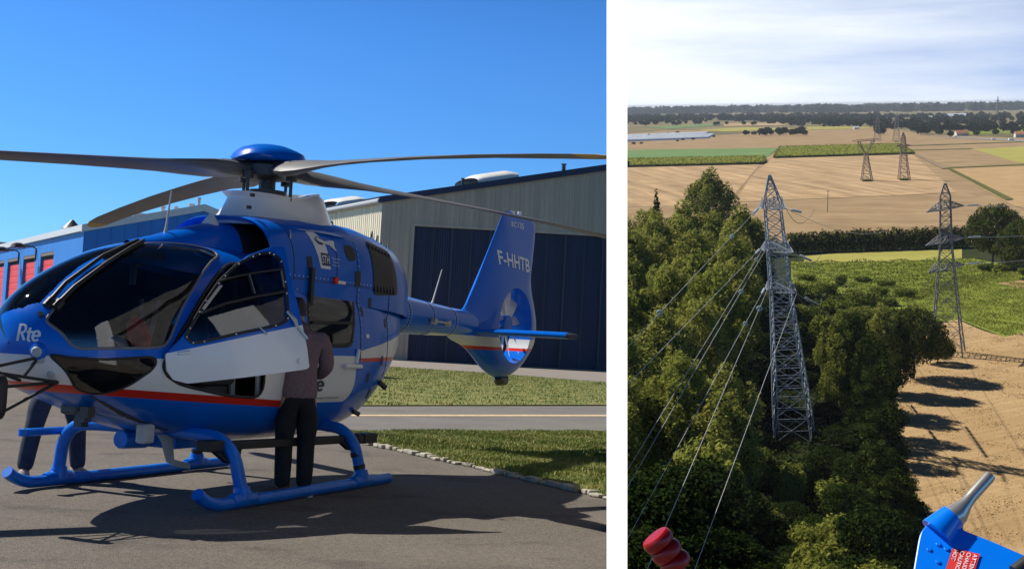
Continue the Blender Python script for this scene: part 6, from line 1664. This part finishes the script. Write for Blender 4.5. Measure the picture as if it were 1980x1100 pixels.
# ---------------------------------------------------------------- blue fairing with heated probe, standing at the lower right
DF = 1.9
M['fair'] = mat('bright_blue_paint', (.0, .19, .85), .25, coat=.7, var=.04)
fair = empty('probe_fairing', at_depth(1880, 1100, DF), 0, 'bright blue fairing with a heated metal probe tube and a red warning sticker', 'fairing')
OF = np.array(at_depth(1880, 1100, DF)); depth_ = ray(1880, 1100); depth_ /= np.linalg.norm(depth_); horiz = np.array([depth_[0], depth_[1], 0]); horiz /= np.linalg.norm(horiz)
rt = np.array([horiz[1], -horiz[0], 0])
def fp(px, py, off=0.0):                       # point on the fairing's front sheet, which leans with the view's down tilt
    d = ray(px, py); nn_f = -horiz * .80 + np.array([0, 0, .60]); t = ((OF - CAM) @ nn_f) / (d @ nn_f)
    return CAM + d * t - OF + nn_f * off
outl = fillet([(1752, 1200), (1766, 1100), (1778, 1030), (1797, 1006), (1840, 986), (1864, 1004), (1858, 1022), (1925, 1048), (2010, 1085), (2120, 1140), (2120, 1330), (1740, 1330)], .25, 4)
mb = MB(); front = [fp(*p) for p in outl]; back = [p + horiz * .16 + np.array([0, 0, -.10]) for p in front]
mb.loft([[p * 1 for p in front], back]); mb.build('shell', M['fair'], fair, bevel=.008)
mb = MB(); lo = min(p[2] for p in front) + OF[2]
mb.tube([fp(1900, 1310) + horiz * .08 + [0, 0, .05], np.array([fp(1900, 1310)[0] + horiz[0] * .08, fp(1900, 1310)[1] + horiz[1] * .08, -OF[2] + .02])], .05, 14); mb.tube([np.array([fp(1900, 1310)[0] + horiz[0] * .08, fp(1900, 1310)[1] + horiz[1] * .08, -OF[2] + .03]), np.array([fp(1900, 1310)[0] + horiz[0] * .08, fp(1900, 1310)[1] + horiz[1] * .08, -OF[2]])], .22, 20); mb.build('stand', M['dgrey'], fair)
mb = MB(); pb = [fp(1838, 1004, .004), fp(1852, 994, .004), fp(1868, 976, .006), fp(1878, 964, .007), fp(1910, 929, .008), fp(1914, 924, .008)]; mb.tube(pb, [.0185, .0180, .0105, .0100, .0100, .0092], 18); pr = mb.build('probe_tube', mat('heated_probe_metal', (.62, .58, .52), .3, metal=.8, var=.08), fair, smooth=True)
mb = MB(); mb.tube([fp(1812, 1028, -.004), fp(1838, 1003, .002), fp(1843, 999, .003)], [.030, .0225, .0215], 18); mb.build('probe_socket', M['fair'], fair, smooth=True)
for px, py in ((1797, 1062), (1815, 1052), (1831, 1061), (1814, 1086), (1857, 1008), (1822, 993)): mb = MB(); mb.tube([fp(px, py, -.001), fp(px, py, .0025)], [.0048, .003], 10); mb.build('rivet', M['fair'], fair, smooth=True)
M['stick'] = mat('red_sticker', (.75, .03, .025), .5); S00, S10, S01 = np.array([1823., 1118]), np.array([1842., 1060]), np.array([1876., 1130])
def stp(u, v, off): q = S00 + (S10 - S00) * v + (S01 - S00) * u; return fp(q[0], q[1], off)
mb = MB(); g_ = [(0, 0), (1, 0), (1, 1), (0, 1)]; mb.add([stp(u, v, .0025) for u, v in g_], [(0, 1, 2, 3)]); sti = mb.build('warning_sticker', M['stick'], fair, fix=False)
# lines read sideways, down the sticker
for k, (tx_, ln) in enumerate((('ATTENTION', .95), ('CHAUD', .55), ('CAUTION', .75), ('HOT', .36))):
    c1 = .93 - .235 * k
    lettering('lettering', tx_, M['ink_w'], (lambda u, v, ln=ln, c1=c1: Vector(stp(c1 - .15 * (1 - v) , .96 - ln * u, .0035))), sti, bold=.012)
mb = MB(); mb.tube([fp(1962, 1108, .004), fp(2000, 1080, .004), fp(2040, 1055, .0)], .012, 10); mb.build('edge_trim', M['black'], fair, smooth=True)
# ================================================================ people
M['skin'] = mat('skin', (.45, .26, .18), .6, var=.06); M['hair'] = mat('dark_hair', (.02, .014, .01), .6, var=.2)
M['jeans'] = mat('blue_jeans', (.010, .018, .042), .9, col2=(.024, .038, .075), scale=9, bump=.25, bscale=120)
M['trous'] = mat('dark_trousers', (.008, .009, .013), .9, var=.3, scale=9)
M['shirt'] = mat('grey_pink_shirt', (.14, .10, .115), .9, col2=(.24, .155, .175), scale=55, bump=.2)
M['jacket'] = mat('navy_jacket', (.02, .025, .045), .85, var=.2)
M['shoeb'] = mat('brown_shoe', (.10, .055, .03), .6, var=.2); M['sneak'] = mat('grey_sneaker', (.20, .20, .21), .7, var=.3, scale=20); M['sole'] = mat('pale_sole', (.5, .48, .45), .7)
def skin_body(name, nodes, edges, m, parent, root=0, sub=2, fat=1.12):
    me = bpy.data.meshes.new(name); me.from_pydata([n[0] for n in nodes], edges, []); me.materials.append(m)
    o = bpy.data.objects.new(name, me); C.objects.link(o)
    if parent: o.parent = parent
    sk = o.modifiers.new('skin', 'SKIN'); sk.use_smooth_shade = True; sk.branch_smoothing = .6
    while not me.skin_vertices: break
    if not me.skin_vertices:
        bm = bmesh.new(); bm.from_mesh(me); bm.verts.layers.skin.verify(); bm.to_mesh(me); bm.free()
    for i, n in enumerate(nodes):
        r = n[1]; r = tuple(q * fat for q in ((r, r) if np.isscalar(r) else r)); me.skin_vertices[0].data[i].radius = (r, r) if np.isscalar(r) else r
        me.skin_vertices[0].data[i].use_root = (i == root)
    ss = o.modifiers.new('subsurf', 'SUBSURF'); ss.levels = sub; ss.render_levels = sub
    return o
def person(label, loc, face, J, mats, height=1.8, group=None):
    """J: joint positions in the person's own frame (x right, y forward, z up); clothing are children of the one continuous body"""
    root = empty('person', loc, face, label, 'person', group)
    P = {k: np.array(v, float) for k, v in J.items()}
    def add(nodes, edges, key, p, r, par=None):
        nodes.append((tuple(p), r)); nodes_i[key] = len(nodes) - 1
        if par is not None: edges.append((nodes_i[par], nodes_i[key]))
    nodes, edges, nodes_i = [], [], {}
    add(nodes, edges, 'pel', P['pel'], (.135, .105)); add(nodes, edges, 'waist', P['waist'], (.13, .10), 'pel'); add(nodes, edges, 'chest', P['chest'], (.155, .11), 'waist'); add(nodes, edges, 'neck0', P['neck'] - [0, 0, .04], .075, 'chest'); add(nodes, edges, 'neck', P['neck'] + [0, 0, .03], .055, 'neck0')
    hd = P['head']; add(nodes, edges, 'jaw', hd + [0, .015, -.07], (.062, .075), 'neck'); add(nodes, edges, 'skull', hd + [0, 0, .03], (.075, .092), 'jaw'); add(nodes, edges, 'crown', hd + [0, -.01, .095], (.05, .06), 'skull')
    for s in ('l', 'r'):
        add(nodes, edges, 'sh' + s, P['sh' + s], .062, 'chest'); add(nodes, edges, 'el' + s, P['el' + s], .043, 'sh' + s); add(nodes, edges, 'wr' + s, P['wr' + s], .028, 'el' + s)
        d = P['wr' + s] - P['el' + s]; d /= np.linalg.norm(d); side = np.cross(d, [0, 0, 1.]); side = side / (np.linalg.norm(side) + 1e-9); pal = P['wr' + s] + d * .075
        add(nodes, edges, 'ha' + s, pal, (.036, .018), 'wr' + s)
        for k, (o, ln) in enumerate(((-.028, .070), (-.010, .082), (.010, .076), (.027, .058))):
            a = pal + side * o + d * .02; b = a + d * ln * .5 + [0, 0, -.008]; c = a + d * ln * .85 + [0, 0, -.03]
            add(nodes, edges, 'f%s%d' % (s, k), b, .0095, 'ha' + s); add(nodes, edges, 'g%s%d' % (s, k), c, .008, 'f%s%d' % (s, k))
        a = P['wr' + s] + d * .03 - side * .038; add(nodes, edges, 't0' + s, a, .012, 'wr' + s); add(nodes, edges, 't1' + s, a + d * .045 - side * .012, .0095, 't0' + s)
        add(nodes, edges, 'hi' + s, P['hi' + s], .088, 'pel'); add(nodes, edges, 'kn' + s, P['kn' + s], .06, 'hi' + s); add(nodes, edges, 'an' + s, P['an' + s], .036, 'kn' + s); add(nodes, edges, 'to' + s, P['to' + s], (.028, .018), 'an' + s)
    body = skin_body('body', nodes, edges, mats['skin'], root)
    # face: nose, eyes, ears as small meshes of the head
    mb = MB(); mb.tube([hd + [0, .085, .02], hd + [0, .112, -.015], hd + [0, .09, -.03]], [.008, .014, .008], 8); mb.build('nose', mats['skin'], root, smooth=True)
    for s in (-1, 1):
        mb = MB(); mb.tube([hd + [s * .03, .078, .025], hd + [s * .03, .092, .025]], [.012, .007], 8); mb.build('eye', M['dark'], root, smooth=True)
        mb = MB(); mb.tube([hd + [s * .072, -.005, .03], hd + [s * .086, -.012, .01], hd + [s * .074, -.005, -.025]], [.008, .014, .007], 8); mb.build('ear', mats['skin'], root, smooth=True)
    mb = MB(); mb.tube([hd + [-.025, .083, -.055], hd + [0, .09, -.057], hd + [.025, .083, -.055]], .006, 6); mb.build('mouth', M['red'], root, smooth=True)
    rings = []
    for t in np.linspace(0, 1, 8):
        z = -.03 + .17 * t; q = math.sqrt(max(.02, 1 - (max(0, z - .03) / .125) ** 2))
        rings.append([hd + np.array([.088 * q * math.cos(a), (-.018 + .10 * q * math.sin(a)) if math.sin(a) < .3 or z > .075 else (.03 * q), z]) for a in np.linspace(0, 2 * PI, 21)[:-1]])
    mb = MB(); mb.loft(rings); mb.build('hair', mats['hair'], root, smooth=True)
    n2, e2 = [], []; nodes_i = {}
    add(n2, e2, 'hem', P['pel'] - [0, 0, .13], (.17, .145)); add(n2, e2, 'hip', P['pel'] + [0, 0, .03], (.165, .135), 'hem'); add(n2, e2, 'waist', P['waist'], (.158, .13), 'hip'); add(n2, e2, 'chest', P['chest'], (.19, .145), 'waist'); add(n2, e2, 'coll', P['neck'] - [0, 0, .02], .088, 'chest')
    for s in ('l', 'r'):
        add(n2, e2, 'sh' + s, P['sh' + s], .094, 'chest'); add(n2, e2, 'el' + s, P['el' + s], .066, 'sh' + s); add(n2, e2, 'wr' + s, P['wr' + s] - (P['wr' + s] - P['el' + s]) * mats.get('sleeve', .08), .045, 'el' + s)
    skin_body('shirt', n2, e2, mats['shirt'], root, fat=1.14)
    n2, e2 = [], []; nodes_i = {}
    add(n2, e2, 'top', P['pel'] + [0, 0, .12], (.150, .118)); add(n2, e2, 'belt', P['pel'] + [0, 0, .04], (.152, .12), 'top'); add(n2, e2, 'pel', P['pel'] - [0, 0, .06], (.155, .125), 'belt')
    for s in ('l', 'r'):
        add(n2, e2, 'hi' + s, P['hi' + s] - [0, 0, .04], .108, 'pel'); mid = (P['hi' + s] + P['kn' + s]) / 2; add(n2, e2, 'th' + s, mid, .092, 'hi' + s); add(n2, e2, 'kn' + s, P['kn' + s], .072, 'th' + s); add(n2, e2, 'ca' + s, (P['kn' + s] + P['an' + s]) / 2 + [0, -.01, 0], .07, 'kn' + s); add(n2, e2, 'cu' + s, P['an' + s] + [0, 0, -.02], .062, 'ca' + s)
    skin_body('trousers', n2, e2, mats['trousers'], root, fat=1.22)
    for s in ('l', 'r'):
        d = P['to' + s] - P['an' + s]; d[2] = 0; d /= np.linalg.norm(d); sd_2 = np.array([d[1], -d[0], 0]); a0 = np.array([*P['an' + s][:2], 0.0])
        rings = []
        for t, w_, h_ in ((-.095, .03, .06), (-.07, .045, .11), (-.01, .05, .125), (.05, .05, .10), (.12, .055, .078), (.18, .052, .06), (.22, .034, .04)):
            rings.append([a0 + d * t + sd_2 * (w_ * math.cos(q)) + np.array([0, 0, .018 + max(0, math.sin(q)) * (h_ - .018) - (0 if math.sin(q) >= 0 else .0)]) for q in np.linspace(0, 2 * PI, 17)[:-1]])
        mb = MB(); mb.loft(rings); sh_ = mb.build('shoe', mats['shoe'], root, smooth=True)
        out_ = [(t, w_) for t, w_ in ((-.105, .024), (-.075, .049), (0, .053), (.06, .053), (.12, .059), (.18, .056), (.23, .03))]
        mb = MB(); mb.prism([a0 + d * t + sd_2 * w_ for t, w_ in out_] + [a0 + d * t - sd_2 * w_ for t, w_ in out_[::-1]], (0, 0, .022)); mb.build('sole', M['sole'], sh_)
    return root
def pose(lx=.10, spread=.0, **k):
    J = dict(pel=(0, 0, .96), waist=(0, 0, 1.12), chest=(0, .0, 1.34), neck=(0, .01, 1.52), head=(0, .03, 1.66), shl=(-.185, 0, 1.45), shr=(.185, 0, 1.45), ell=(-.23, -.02, 1.16), elr=(.23, -.02, 1.16), wrl=(-.23, .08, .93), wrr=(.23, .08, .93),
             hil=(-.095, 0, .90), hir=(.095, 0, .90), knl=(-.10, .03, .49), knr=(.10, .03, .49), anl=(-.10, -.01, .085), anr=(.10, -.01, .085), tol=(-.12, .14, .035), tor=(.12, .14, .035))
    J.update(k); return J
# leaning into the open cockpit, seen from behind: he faces the aircraft's starboard side
a_g = hw(2.66, .90, 0); a_g.x -= .05
person('person in a grey checked shirt and dark trousers standing behind the open cockpit door', (a_g[0], a_g[1], 0), R(24), pose(chest=(0, .04, 1.36), neck=(-.02, .07, 1.54), head=(-.04, .12, 1.68), shl=(-.19, .05, 1.46), shr=(.20, .02, 1.46), ell=(-.26, .14, 1.20), elr=(.26, .02, 1.18), wrl=(-.18, .36, 1.22), wrr=(.21, .22, 1.08), hil=(-.10, 0, .9), hir=(.10, 0, .9), knl=(-.105, .02, .49), knr=(.10, .02, .49), anl=(-.11, -.02, .085), anr=(.095, -.01, .085), tol=(-.23, .07, .035), tor=(.02, .14, .035)),
       dict(skin=M['skin'], hair=M['hair'], shirt=M['shirt'], trousers=M['trous'], shoe=M['shoeb']))
b_h = hw(2.05, -1.46, 0)
fd2 = hw(-.5, 1, 0) - hw(0, 0, 0); ang2 = math.atan2(fd2.y, fd2.x) - PI / 2
person('person in blue jeans and sneakers half hidden on the far side of the helicopter', (b_h.x, b_h.y, 0), ang2, pose(chest=(0, .10, 1.30), neck=(0, .2, 1.45), head=(0, .27, 1.57), shl=(-.19, .13, 1.40), shr=(.19, .13, 1.40), ell=(-.24, .2, 1.12), elr=(.24, .2, 1.12), wrl=(-.18, .42, 1.1), wrr=(.18, .42, 1.1), hil=(-.11, 0, .9), hir=(.11, 0, .9), knl=(-.2, .05, .49), knr=(.2, .04, .49), anl=(-.26, -.02, .085), anr=(.26, .02, .085), tol=(-.30, .12, .035), tor=(.33, .15, .035)),
       dict(skin=M['skin'], hair=M['hair'], shirt=M['jacket'], trousers=M['jeans'], shoe=M['sneak']))
# ================================================================ air over the valley
hm = bpy.data.materials.new('haze'); hm.use_nodes = True; t = hm.node_tree; t.nodes.clear()
ho = N(t, 'ShaderNodeOutputMaterial'); hv2 = N(t, 'ShaderNodeVolumePrincipled')
hv2.inputs['Color'].default_value = (.86, .91, 1, 1); hv2.inputs['Density'].default_value = .00004; hv2.inputs['Anisotropy'].default_value = 0
t.links.new(hv2.outputs[0], ho.inputs['Volume'])
sl_ = np.array([edge_point(1193, 1.0, EYE)[0] - 0.0, 1.0]); hdir = np.array([G(1193, 260)[0] - 0, G(1193, 260)[1]]); hdir /= np.linalg.norm(hdir); hside = np.array([hdir[1], -hdir[0]])
mb = MB()
cor = [hside * a + hdir * b for a, b in ((-140, -130), (26000, -130), (26000, 31500), (-6, 31500), (-6, 600), (-140, 180))]
k6 = len(cor)
V = [L(p[0], p[1], w_) for w_ in (-1.0, 72.0) for p in cor]
mb.add(V, [tuple(range(k6))[::-1], tuple(range(k6, 2 * k6))] + [(i, (i + 1) % k6, k6 + (i + 1) % k6, k6 + i) for i in range(k6)])
hz_ = mb.build('haze', hm); tag(hz_, 'thin bluish haze lying over the whole valley', 'haze', kind='stuff')
